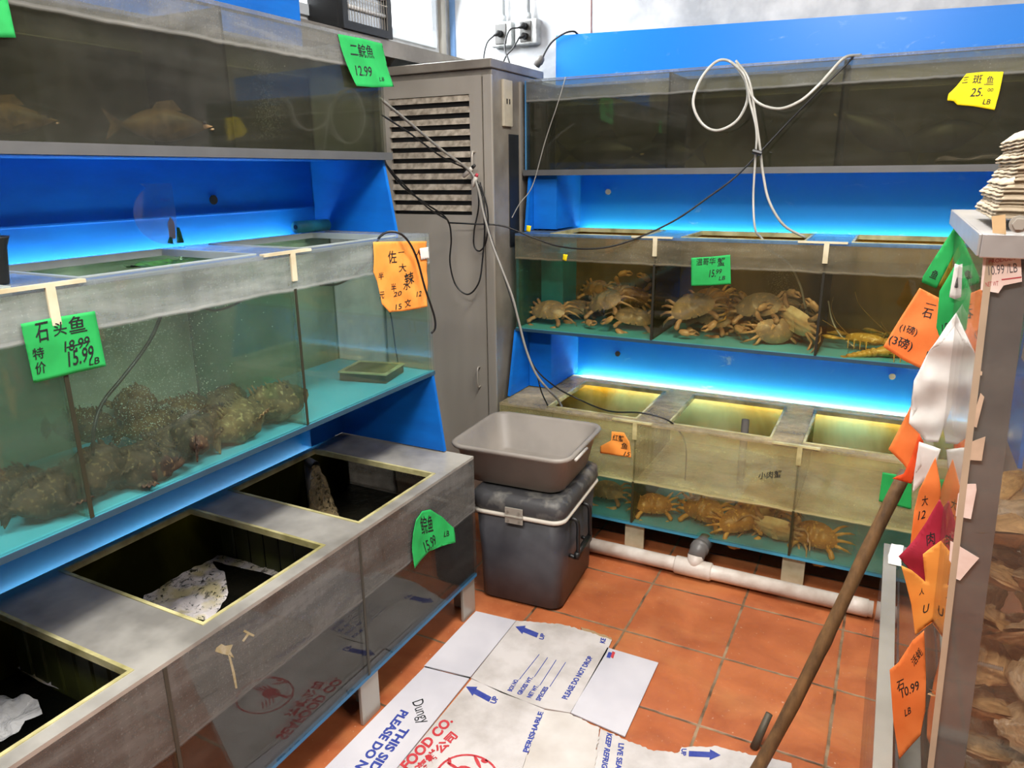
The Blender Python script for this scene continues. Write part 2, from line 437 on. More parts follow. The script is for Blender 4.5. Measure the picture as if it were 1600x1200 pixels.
# ------------------------------------------------------------------ tanks
def tank(label, loc, rotz, L, D, h, zw, joints, gl_front, gl_end, gl_div, gl_top, m_back, m_base, m_water, m_wtop, holes=(), rim=None, comb=False, brace=None, open_top=False, floor_h=.012, seams=None):
    t = thing('fish_tank', label, 'fish tank', loc, rotz)
    T = .010
    MB().box(0, L, 0, D, 0, floor_h).obj('tank_floor', m_base, t)
    MB().box(0, L, 0, T, floor_h, h - T).obj('front_pane', gl_front, t)
    MB().box(0, L, D - T, D, floor_h, h - T).obj('back_pane', m_back, t)
    MB().box(0, T, T, D - T, floor_h, h - T).obj('end_pane', gl_end, t)
    MB().box(L - T, L, T, D - T, floor_h, h - T).obj('end_pane', gl_end, t)
    js = [0] + list(joints) + [L]
    for j in joints:
        if comb:
            m = MB().box(j - .004, j + .004, T, D - T, floor_h, zw - .06)
            n = 9; w_ = (D - 2 * T) / n
            for k in range(n):
                y0 = T + k * w_
                m.box(j - .004, j + .004, y0, y0 + w_ * .78, zw - .06, h - .07)
            m.box(j - .004, j + .004, T, D - T, h - .07, h - T)
            m.obj('divider', gl_div, t)
        else:
            MB().box(j - .004, j + .004, T, D - T, floor_h, h - T).obj('divider', gl_div, t)
        if seams: MB().box(j - .0045, j + .0045, -.0015, .0, floor_h, zw if brace else h - T).obj('seam', seams, t)
    if open_top:
        MB().box(0, L, 0, .03, h - T, h).box(0, L, D - .03, D, h - T, h).box(0, .03, .03, D - .03, h - T, h).box(L - .03, L, .03, D - .03, h - T, h).obj('top_plate', gl_top, t)
    else:
        holes_plate(0, L, 0, D, holes, h - T, h).obj('top_plate', gl_top, t)
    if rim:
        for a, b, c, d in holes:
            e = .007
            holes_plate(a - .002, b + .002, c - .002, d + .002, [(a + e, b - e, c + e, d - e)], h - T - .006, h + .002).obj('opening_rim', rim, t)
    if brace:
        for j in joints:
            MB().box(j - .10, j + .07, -.004, .012, h - .003, h + .004).box(j - .009, j + .009, -.004, .002, h - .075, h - .003).obj('corner_brace', brace, t)
    for k in range(len(js) - 1):
        a = js[k] + (T + .002 if k == 0 else .006); b = js[k + 1] - (T + .002 if k == len(js) - 2 else .006)
        y0, y1 = T + .002, D - T - .002
        m = MB().add([(a, y0, floor_h + .001), (b, y0, floor_h + .001), (b, y0, zw), (a, y0, zw)], [(0, 1, 2, 3)])
        m.add([(b, y0, floor_h + .001), (b, y1, floor_h + .001), (b, y1, zw), (b, y0, zw)], [(0, 1, 2, 3)])
        m.add([(a, y0, floor_h + .001), (a, y1, floor_h + .001), (a, y1, zw), (a, y0, zw)], [(3, 2, 1, 0)])
        m.add([(a, y0, zw), (b, y0, zw), (b, y1, zw), (a, y1, zw)], [(0, 1, 2, 3)], 1)
        m.obj('water', [m_water, m_wtop], t)
    return t

LY0 = .17; LL = 1.92; JL = (.643, 1.277)
WT_LB = water_mat('black_water_top', (.25, .25, .2), .88, (.008, .009, .007), (.02, .018, .012), True, 5, .55)
WT_LM = water_mat('green_water_top', (.7, .8, .72), .35, (.2, .25, .2), None, True, 5, .3)
WT_LT = water_mat('olive_water_top', (.4, .4, .28), .8, (.03, .032, .018), (.08, .08, .04), True, 5, .5)
WS_LB = water_mat('black_water_side', (.5, .5, .42), .74, (.035, .032, .026), (.012, .012, .012))
WS_LM = water_mat('green_water_side', (.92, .98, .96), .12, (.42, .52, .40), (.30, .38, .27), False, 2.5)
WS_LT = water_mat('olive_water_side', (.78, .80, .64), .34, (.18, .185, .12), (.05, .055, .04), False, 3)
WS_RT = water_mat('dark_olive_water_side', (.80, .79, .62), .30, (.17, .165, .10), (.06, .062, .045), False, 3)
WS_RM = water_mat('brown_water_side', (.95, .94, .82), .07, (.14, .11, .04), (.08, .06, .02), False, 3)
WS_RB = water_mat('amber_water_side', (.90, .92, .80), .09, (.16, .13, .05), (.05, .10, .10), False, 4)
WT_RB = water_mat('amber_water_top', (.85, .82, .6), .60, (.95, .86, .60), (.30, .28, .14), True, 7, .8)
WT_RM = water_mat('brown_water_top', (.6, .55, .3), .4, (.12, .1, .04), None, True, 6, .3)

t_lb = tank('lowest tank of the rack along the side wall, dark water under three open hatches', (-1.24, LY0, .152), PI / 2, LL, .585, .48, .27, JL,
     glass_mat('limed_glass_a', (.75, .75, .72), (.23, .23, .22), .09, .62, .27, gloss=1.3, speck=.9),
     glass_mat('limed_glass_b', (.6, .6, .56), (.12, .12, .10), .2, .6, .27),
     M_ALGAE,
     plain('clouded_grey_acrylic', 'a8a59d', .28, .1, scale=6, c2='7e7b74', bump=.15, bscale=14, world=True),
     back_mat('dark_tank_back', '2a2a12', '4a4a16'), plain('deep_blue_tank_floor', '2f6f9c', .5),
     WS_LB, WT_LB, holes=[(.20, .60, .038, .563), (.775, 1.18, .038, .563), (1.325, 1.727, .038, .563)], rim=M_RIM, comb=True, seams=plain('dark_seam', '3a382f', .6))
t_lm = tank('stonefish tank in the middle of the side wall rack, clear green water', (-1.392, LY0, .919), PI / 2, LL, .435, .488, .392, JL,
     glass_mat('limed_glass_c', (.93, .98, .95), (.42, .45, .43), .03, .54, .392, speck=.5),
     glass_mat('limed_glass_d', (.9, .95, .92), (.38, .42, .38), .10, .4, .392),
     glass_mat('dim_glass_e', (.75, .85, .8), (.3, .36, .3), .22, .3, .392),
     glass_mat('clouded_lid_glass', (.75, .8, .82), (.42, .45, .47), .42, .42, None),
     back_mat('grey_green_tank_back', 'a9b8a4', '82957c', trans=.25), M_TURQ, WS_LM, WT_LM,
     holes=[(.10, .60, .05, .40), (.73, 1.2, .05, .40), (1.36, 1.80, .05, .40)], rim=plain('pale_acrylic_edge', 'aeb8b4', .3), brace=M_CREAM, seams=plain('dark_olive_seam', '2b2c1c', .6))
t_lt = tank('murky fish tank on top of the side wall rack, beside the louvred cabinet', (-1.545, LY0, 1.657), PI / 2, LL, .32, .355, .265, JL,
     glass_mat('limed_glass_f', (.8, .8, .75), (.30, .30, .28), .05, .55, .265),
     glass_mat('limed_glass_g', (.7, .72, .66), (.2, .21, .18), .12, .4, .265),
     glass_mat('dim_glass_h', (.5, .5, .4), (.07, .07, .04), .5, .5, None), glass_mat('clouded_lid_glass_b', (.75, .78, .8), (.42, .43, .43), .5, .5, None),
     back_mat('olive_tank_back', '7d7d55', '5a5c42', trans=.3), plain('grey_tank_floor', '3a3f3c', .5), WS_LT, WT_LT, open_top=True)
JR = (.637, 1.279)
t_rb = tank('crab tank lowest on the back wall rack, glowing amber above the drain pipe', (-1.50, 2.77, .134), 0, 1.92, .585, .468, .203, JR,
     glass_mat('limed_amber_glow_glass', (.97, .97, .88), (.80, .66, .36), .02, .30, .203, speck=.6),  # lime film, its amber colour painting in the golden glow above the water
     glass_mat('limed_glass_j', (.8, .8, .7), (.3, .28, .15), .1, .3, .203),
     glass_mat('algae_glass', (.55, .55, .25), (.12, .12, .03), .55, .5, .203),
     glass_mat('clouded_glow_lid_glass', (.8, .78, .66), (.66, .56, .36), .60, .60, None, gloss=1.0),  # clouded plate; the beige tube light on it is put into the film colour
     back_mat('tan_tank_back', 'f0dfae', 'a58c4a', scale=2), M_TURQD, WS_RB, WT_RB,
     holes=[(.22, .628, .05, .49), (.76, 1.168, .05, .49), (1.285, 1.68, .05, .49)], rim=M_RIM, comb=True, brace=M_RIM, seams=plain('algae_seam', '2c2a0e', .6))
t_rm = tank('crab tank in the middle of the back wall rack, behind the small green price card', (-1.495, 2.93, .906), 0, 1.92, .425, .436, .328, JR,
     glass_mat('limed_glass_k', (.96, .95, .86), (.26, .23, .16), .02, .55, .328, speck=.6),
     glass_mat('limed_glass_l', (.6, .85, .9), (.05, .3, .36), .5, .5, .328),
     glass_mat('algae_glass_b', (.25, .23, .1), (.03, .028, .012), .8, .75, .328),
     glass_mat('clouded_lid_glass_d', (.4, .55, .75), (.20, .32, .50), .5, .5, None),
     back_mat('brown_tank_back', '8f7840', '62502a', trans=.35), M_TURQ, WS_RM, WT_RM,
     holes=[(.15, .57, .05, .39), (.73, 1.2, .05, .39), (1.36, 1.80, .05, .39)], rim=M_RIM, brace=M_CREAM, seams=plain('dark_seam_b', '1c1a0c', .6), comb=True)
MB().box(.012, .125, .25, .438, .014, .425).obj('overflow_box', plain('turquoise_box', (.02, .3, .4), .5), t_rm)
t_rt = tank('murky fish tank on top of the back wall rack, under the yellow price card', (-1.51, 3.08, 1.599), 0, 1.92, .30, .39, .302, JR,
     glass_mat('limed_glass_m', (.8, .8, .72), (.26, .26, .24), .05, .48, .302),
     glass_mat('limed_glass_n', (.5, .7, .85), (.1, .2, .3), .3, .4, .302),
     glass_mat('dim_glass_o', (.5, .5, .4), (.03, .03, .018), .8, .7, None), glass_mat('clouded_lid_glass_e', (.75, .8, .85), (.42, .44, .45), .5, .5, None),
     back_mat('olive_tank_back_b', '8a8455', '5c5e40', trans=.3), plain('dark_tank_floor', '1c1d18', .5), WS_RT, WT_LT, open_top=True)
for t_ in (t_lm, t_rm):
    MB().box(0, 1.92, -.004, -.0005, -.002, .011).obj('base_edge', plain('slate_blue_edge', '2c4a5e', .4), t_)
for t_, a in ((t_rt, None), (t_lt, None)):
    Lx = .32 if t_ is t_lt else .30
    MB().box(-.012, 1.932, -.014, .0, -.012, .012).obj('base_rail', plain('weathered_rail', '6d6f70', .4, .4), t_)

# ------------------------------------------------------------------ steel cabinet in the corner
def cabinet():
    x0, x1, y0, y1, zt = -2.13, -1.535, 2.80, 3.30, 2.045
    t = thing('steel_cabinet', 'tall steel cabinet with a louvred door standing in the corner', 'cabinet', (-1.82, 3.05, 0))
    b = MB().box(x0, x1, y0 + .012, y1, 0, zt - .035).box(x0 - .004, x1 + .008, y0 - .008, y1, zt - .035, zt)
    b.obj('body', M_STEELD, t, world=True, bevel=.003)
    d = MB()
    lv0, lv1, lx0, lx1 = 1.425, 1.915, -2.045, -1.635
    pl = holes_plate(x0 + .005, -1.578, .09, 1.985, [(lx0, lx1, lv0, lv1)], 0, 1)
    d.v = [Vector((v.x, y0 + .012 - .014 * v.z, v.y)) for v in pl.v]; d.f = pl.f; d.mi = pl.mi
    door = d.obj('door', M_STEEL, t, world=True, bevel=.001)
    MB().box(lx0, lx1, y0 + .0115, y0 + .0122, lv0, lv1).obj('louvre_back', M_DARK, door, world=True)
    m_sl = plain('dusty_louvre', 'c4baa9', .5, .2, scale=30, c2='8a7f70', world=True)
    for k in range(11):
        z = lv0 + .012 + k * .0447
        MB().add([(lx0, y0 + .004, z + .029), (lx1, y0 + .004, z + .029), (lx1, y0 - .006, z + .004), (lx0, y0 - .006, z + .004),
                  (lx0, y0 + .009, z + .029), (lx1, y0 + .009, z + .029), (lx1, y0 - .002, z + .004), (lx0, y0 - .002, z + .004)],
                 [(0, 1, 2, 3), (7, 6, 5, 4), (0, 4, 5, 1), (3, 2, 6, 7), (0, 3, 7, 4), (1, 5, 6, 2)]).obj('louvre_slat', m_sl, t, world=True)
    MB().box(-1.572, -1.530, y0 + .0, y0 + .013, .02, 1.985).obj('door_stile', M_STEEL, t, world=True, bevel=.002)
    for z in (.705, 1.64):
        p = [(-1.612, y0 - .004, z - .045), (-1.612, y0 - .028, z - .04), (-1.612, y0 - .028, z + .04), (-1.612, y0 - .004, z + .045)]
        MB().tube(smooth_path(p, 4), .004, 8).obj('handle', M_STEEL, t, world=True, smooth=True)
    # side face: outlet plate, black panel
    o = MB().box(x1, x1 + .012, 2.895, 2.975, 1.79, 1.975).obj('outlet_plate', plain('old_ivory', 'b7b09d', .5, world=True, scale=20), t, world=True, bevel=.002)
    MB().box(x1 + .011, x1 + .0135, 2.918, 2.926, 1.88, 1.90).box(x1 + .011, x1 + .0135, 2.942, 2.95, 1.88, 1.90).obj('socket_slot', M_DARK, o, world=True)
    MB().box(x1, x1 + .004, 2.955, 3.045, 1.28, 1.76).obj('black_panel', plain('black_rubber', '1d2024', .5), t, world=True)
    MB().box(x1, x1 + .006, 3.06, 3.075, .3, 1.98).obj('side_trim', M_STEEL, t, world=True)
    return t
cabinet()
t = thing('wall_shelf', 'dark steel shelf along the side wall behind the top tank, under the insect zapper', 'shelf', (-2.05, 2.9, 2.06))
MB().box(-2.154, -1.985, 2.2, 3.48, 2.128, 2.14).box(-1.99, -1.984, 2.2, 3.48, 2.075, 2.128).obj('shelf_board', M_STEELD, t, world=True)
for y in (2.25, 2.85, 3.4):
    MB().prism([(-2.154, 2.127), (-2.0, 2.127), (-2.154, 1.98)], 'y', y, y + .01).obj('bracket', M_STEELD, t, world=True)
def zapper():
    t = thing('insect_zapper', 'black insect zapper with a wire grille over white tubes', 'insect zapper', (-2.05, 2.6, 2.142))
    x0, x1, y0, y1, z0, z1 = -2.15, -1.965, 2.44, 2.755, 2.142, 2.46
    MB().box(x0, x1 - .03, y0, y1, z0, z1).obj('housing', M_BLACKP, t, world=True, bevel=.006)
    hp = holes_plate(y0, y1, z0, z1, [(y0 + .03, y1 - .03, z0 + .03, z1 - .03)], 0, 1)
    d = MB(); d.v = [Vector((x1 - .03 + .022 * v.z, v.x, v.y)) for v in hp.v]; d.f = hp.f; d.mi = hp.mi
    d.obj('front_frame', M_BLACKP, t, world=True, bevel=.003)
    MB().box(x1 - .0295, x1 - .028, y0 + .03, y1 - .03, z0 + .03, z1 - .03).obj('reflector', plain('tin_reflector', 'c9cdd0', .25, .8, scale=15), t, world=True)
    for z in (z0 + .085, z0 + .15, z0 + .215):
        MB().tube([(x1 - .02, y0 + .035, z), (x1 - .02, y1 - .035, z)], .008, 12).obj('white_tube', plain('tube_glass', 'eef0f0', .2), t, world=True, smooth=True)
    g = MB()
    for k in range(15):
        y = y0 + .035 + k * (y1 - y0 - .07) / 14
        g.tube([(x1 - .008, y, z0 + .03), (x1 - .008, y, z1 - .03)], .0012, 5)
    for z in (z0 + .12, z0 + .20): g.tube([(x1 - .007, y0 + .03, z), (x1 - .007, y1 - .03, z)], .0015, 5)
    g.obj('wire_grille', M_STEEL, t, world=True)
zapper()

# ------------------------------------------------------------------ outlets, conduits and plugs on the back wall
M_BOX = plain('painted_box', 'b9bcbc', .55, scale=20, c2='8f9190')
for k, (cx, lab) in enumerate(((-1.825, 'grey outlet box on the back wall, the one farther from the blue board'), (-1.69, 'grey outlet box on the back wall, the one beside the blue board'))):
    t = thing('outlet_box', lab, 'outlet box', (cx, 3.5, 2.25), 0, 'outlet boxes on the back wall')
    MB().box(-.058, .058, -.055, 0, -.055, .055).obj('box', M_BOX, t, bevel=.006)
    MB().box(-.03, .03, -.06, -.055, -.045, .045).obj('face_plate', plain('dark_face', '3f3d3a', .5), t, bevel=.003)
    for z in ((0,) if k == 0 else (.022, -.022)):
        MB().tube([(0.0, -.06, z), (0.0, -.085, z), (-.012, -.10, z - .01)], [.016, .014, .006], 12).obj('plug', M_BLACKP, t, smooth=True)
    c = MB().tube([(.0, -.028, .055), (.0, -.028, .75)], .011, 12).tube([(.0, -.028, .055), (.0, -.028, .085)], .016, 12)
    c.obj('conduit', plain('galvanised_conduit', 'b5b9bb', .35, .6, scale=10), t, smooth=True)

def wire(name, label, cat, pts, r, mat, group=None, n=8):
    pts = smooth_path(pts, 7); L = pts[0].copy()
    mb = MB().tube(pts, r, n)
    o = mb.obj(name, mat, None, loc=L, world=True, smooth=True)
    return tag(o, label, cat, group)
wire('power_cable', 'black cord from the single-plug outlet box down behind the steel cabinet', 'cord', [(-1.837, 3.40, 2.24), (-1.87, 3.38, 2.2), (-1.88, 3.36, 2.10), (-1.87, 3.34, 1.9)], .004, M_WIRE)
wire('power_cable', 'black cord from the upper plug of the outlet box beside the blue board', 'cord', [(-1.702, 3.40, 2.262), (-1.745, 3.38, 2.25), (-1.76, 3.36, 2.17), (-1.72, 3.34, 2.08), (-1.71, 3.34, 1.9)], .004, M_WIRE)
wire('power_cable', 'black cord from the lower plug of the outlet box beside the blue board', 'cord', [(-1.702, 3.40, 2.218), (-1.72, 3.37, 2.17), (-1.765, 3.35, 2.1), (-1.77, 3.34, 1.9)], .004, M_WIRE)
t = thing('power_cable', 'black cord looping over the blue board edge to a grey plug', 'cord', (-1.56, 3.36, 2.1))
pts = [atY(848, 96, 3.36), atY(850, 85, 3.37), atY(862, 66, 3.385), atY(880, 53, 3.38), atY(896, 49, 3.39), atY(905, 56, 3.43)]
MB().tube(smooth_path(pts, 6), .0045, 8).obj('cable', M_WIRE, t, world=True, smooth=True)
a = atY(838, 103, 3.36); b = atY(848, 88, 3.36)
MB().tube([a, a.lerp(b, .35), a.lerp(b, .4), a.lerp(b, .8), b], [.016, .018, .021, .018, .008], 14).obj('plug', plain('grey_plug', '6e6a66', .5), t, world=True, smooth=True)
L_ = wire('stained_drip', 'rust red streak running down the painted back wall', 'stain', [(-1.375, 3.4985, 3.0), (-1.378, 3.4985, 2.5), (-1.375, 3.4985, 2.2)], .002, plain('rust', '8d4a42', .8))

# ------------------------------------------------------------------ cooler and bus tub
M_COOL = plain('scuffed_navy_plastic', '33343a', .5, scale=5, c2='4d4d52', bump=.15, bscale=18)
def rrect(w, d, r, n=5):
    out = []
    for cx, cy, a0 in ((w / 2 - r, d / 2 - r, 0), (-w / 2 + r, d / 2 - r, 90), (-w / 2 + r, -d / 2 + r, 180), (w / 2 - r, -d / 2 + r, 270)):
        for k in range(n + 1):
            a = math.radians(a0 + 90 * k / n); out.append((cx + r * math.cos(a), cy + r * math.sin(a)))
    return out
def loft(levels, r=.03, cap_b=True, cap_t=True, flip=False, n=5):
    """levels: (width, depth, z)"""
    m = MB(); N = 4 * (n + 1)
    for lv in levels:
        w_, d_, z = lv[:3]; rr = lv[3] if len(lv) > 3 else r
        m.v += [Vector((x, y, z)) for x, y in rrect(w_, d_, rr, n)]
    for i in range(len(levels) - 1):
        for k in range(N):
            q = [i * N + k, i * N + (k + 1) % N, (i + 1) * N + (k + 1) % N, (i + 1) * N + k]
            m.f.append(q[::-1] if flip else q)
    if cap_b: m.f.append(list(range(N))[::-1])
    if cap_t: m.f.append([(len(levels) - 1) * N + k for k in range(N)])
    m.mi = [0] * len(m.f); return m
def cooler():
    t = thing('cooler', 'dark plastic cooler with a white rim and steel latch under the grey tub', 'cooler', (-1.135, 2.405, 0), math.radians(4))
    loft([(.30, .38, 0, .04), (.33, .41, .012, .045), (.335, .43, .2, .045), (.35, .45, .375, .045)], .045).obj('body', M_COOL, t, smooth=True)
    loft([(.37, .47, .376, .05), (.378, .478, .383, .05), (.37, .47, .392, .05)]).obj('rim_band', plain('dirty_white', 'cfc9bd', .5, scale=8), t, smooth=True)
    lid = loft([(.362, .462, .392, .05), (.375, .475, .405, .05), (.37, .47, .448, .055), (.33, .43, .462, .06), (.31, .41, .458, .06)])
    lid.obj('lid', plain('scratched_black_lid', '3b3b3d', .55, scale=14, c2='77756f', lo=.5, hi=.72, bump=.3, bscale=30), t, smooth=True)
    y = -.242
    l = MB().box(-.035, .035, y - .006, y, .395, .424).box(-.035, .035, y - .006, y, .362, .388).tube([(-.035, y - .006, .391), (.035, y - .006, .391)], .005, 8)
    lt = l.obj('latch', M_STEEL, t, bevel=.001)
    for a in (-.022, .022):
        for z in (.41, .374): MB().tube([(a, y - .007, z), (a, y - .010, z)], .0045, 10).obj('screw', M_STEELD, lt)
    x = .182
    MB().tube(smooth_path([(x - .01, .02, .36), (x + .022, .02, .35), (x + .024, .03, .28), (x + .02, .04, .2), (x - .012, .045, .2)], 4), .008, 8).tube(smooth_path([(x - .01, -.12, .36), (x + .022, -.12, .35), (x + .024, -.115, .28), (x + .02, -.11, .2), (x - .012, -.11, .2)], 4), .008, 8).box(x + .012, x + .03, -.125, .045, .195, .22).obj('handle', M_BLACKP, t, smooth=True)
cooler()
def tub():
    t = thing('bus_tub', 'empty grey plastic bus tub set on top of the dark cooler', 'tub', (-1.185, 2.42, .464), math.radians(3))
    M = plain('grey_tub_plastic', '7d7770', .5, scale=4, c2='8f8880', bump=.06, bscale=10)
    m = loft([(.38, .34, .0, .05), (.40, .36, .006, .055), (.455, .41, .135, .06), (.485, .44, .138, .065), (.493, .448, .146, .067), (.487, .442, .154, .065),
              (.468, .424, .155, .06), (.448, .404, .148, .058), (.395, .355, .012, .05), (.37, .33, .008, .045)], cap_b=True, cap_t=True)
    m.obj('basin', M, t, smooth=True)
    MB().tube([(.252, -.16, .14), (.252, -.03, .14)], .006, 8).obj('grip', plain('pale_grip', 'b9b4ac', .5), t, smooth=True)
    return t
tub()
# crumpled paper inside the tub
def crumple(outline, amp=.006, sc=40, off=0):
    m = poly_mesh(outline, 5)
    for v in m.v:
        d = Vector((nz(v, sc, off), nz(v, sc, off + 5), nz(v, sc, off + 9))); v += d * amp
    return m
p0 = Vector((-1.24, 2.33, .482))
o = crumple([p0 + Vector(q) for q in ((-.06, -.03, .0), (.09, -.05, .004), (.05, .0, .03), (.03, .005, .012), (-.03, .03, .05))], .006).obj('crumpled_paper', plain('white_paper', 'f0ece6', .8), None, loc=p0, world=True, solid=.0005)
tag(o, 'white torn scrap of paper lying inside the grey tub', 'paper')

# ------------------------------------------------------------------ drain pipe, standpipe, pole
t = thing('drain_pipe', 'white plastic drain pipe along the floor below the amber crab tank', 'pipe', (-.4, 2.69, 0))
MB().tube([(-1.30, 2.69, .043), (.092, 2.69, .043)], .030, 20).obj('pipe', M_PVC, t, world=True, smooth=True)
MB().tube([(-.645, 2.69, .043), (-.64, 2.69, .043), (-.50, 2.69, .043), (-.495, 2.69, .043)], [.033, .037, .037, .033], 20).tube([(-.565, 2.69, .043), (-.565, 2.70, .10)], .032, 18).obj('tee_fitting', M_PVC, t, world=True, smooth=True)
MB().tube([(-.565, 2.698, .09), (-.56, 2.73, .115), (-.55, 2.80, .118)], [.034, .034, .034], 18).tube([(-.56, 2.725, .112), (-.558, 2.745, .116)], .038, 18).obj('grey_elbow', M_GPVC, t, world=True, smooth=True)
MB().tube([(-.005, 2.69, .043), (.075, 2.69, .043)], .0335, 20).obj('coupling', M_PVC, t, world=True, smooth=True)
t = thing('standpipe', 'dark grey standpipe rising out of the middle hatch of the amber tank', 'pipe', (-.452, 2.93, .15))
a = atY(1151, 812, 2.95); b = atY(1165, 656, 2.95)
MB().tube([a, b], .0155, 16, caps=False).tube([b, a], .0125, 16, caps=False).obj('tube', M_GPVC, t, world=True, smooth=True)
a = atY(1185, 700, 2.86); b = atY(1180, 780, 2.86)
a0 = Vector((.175, 1.0, 0)); 
def pole():
    t = thing('wooden_pole', 'long worn wooden pole leaning from the floor against the tagged acrylic tank', 'pole', (-.17, 1.72, 0))
    a = Vector((-.172, 1.70, .012)); b = Vector((.100, 1.925, .885)); pts = []; rs = []
    for k in range(26):
        f = k / 25; p = a.lerp(b, f); p += Vector((.006 * math.sin(5 * f), .004 * math.cos(4 * f), 0)); pts.append(p)
        rs.append(.0175 - .002 * f + .0016 * nz(p, 14) + (.002 if abs(f - .49) < .03 else 0))
    tt = NT('worn_wood'); pos = tt.pos(False)
    n = tt.noise(30, 5, .65, vec=pos, stretch=(1, 1, .25)); col = tt.mixc(tt.ramp(n, .35, .7), lin('7c5c38'), lin('46331f'))
    m = tt.done(tt.bsdf(col, .6, 0, tt.bump(n, .5, .004)))
    MB().tube(pts, rs, 12).obj('shaft', m, t, world=True, smooth=True)
pole()
a = Vector((-.178, 1.86, .0)); b = Vector((-.158, 1.895, .095))
o = MB().tube([a + Vector((-.008, -.012, .0)), b], [.012, .010], 10).obj('rusty_peg', plain('rusty_metal', '5e5648', .6, .4, scale=40), None, loc=a, world=True, smooth=True)
tag(o, 'short rusty metal peg standing beside the foot of the wooden pole', 'peg')

# ------------------------------------------------------------------ acrylic tanks beside the aisle
def lx(z): return .12 + (1.535 - z) * .045
def aisle_low():
    t = thing('floor_tank', 'low clear tank with a metal rim on the floor under the tall tagged tank', 'tank', (.4, 1.7, 0))
    x0, x1, y0, y1, h = .088, .80, 1.02, 2.33, .485
    g = glass_mat('scratched_acrylic', (.93, .93, .93), (.42, .40, .40), .18, .18, None, speck=.4)
    MB().box(x0, x0 + .008, y0, y1, .0, h - .012).obj('side_pane', g, t, world=True)
    MB().box(x0 + .008, x1, y1 - .008, y1, .0, h - .012).obj('end_pane', g, t, world=True)
    MB().box(x1 - .008, x1, y0, y1 - .008, .0, h - .012).obj('side_pane', g, t, world=True)
    MB().box(x0 + .008, x1, y0, y0 + .008, .0, h - .012).obj('end_pane', g, t, world=True)
    holes_plate(x0 - .004, x1 + .004, y0 - .004, y1 + .004, [(x0 + .030, x1 - .03, y0 + .03, y1 - .03)], h - .012, h).obj('metal_rim', M_STEEL, t, world=True, bevel=.002)
    MB().box(x0 + .036, x0 + .041, y0 + .04, y1 - .04, .0, h - .013).obj('inner_pane', g, t, world=True)
    MB().box(x0 + .06, x1 - .02, y0 + .02, y1 - .02, .001, .06).obj('base', M_STEELD, t, world=True)
aisle_low()
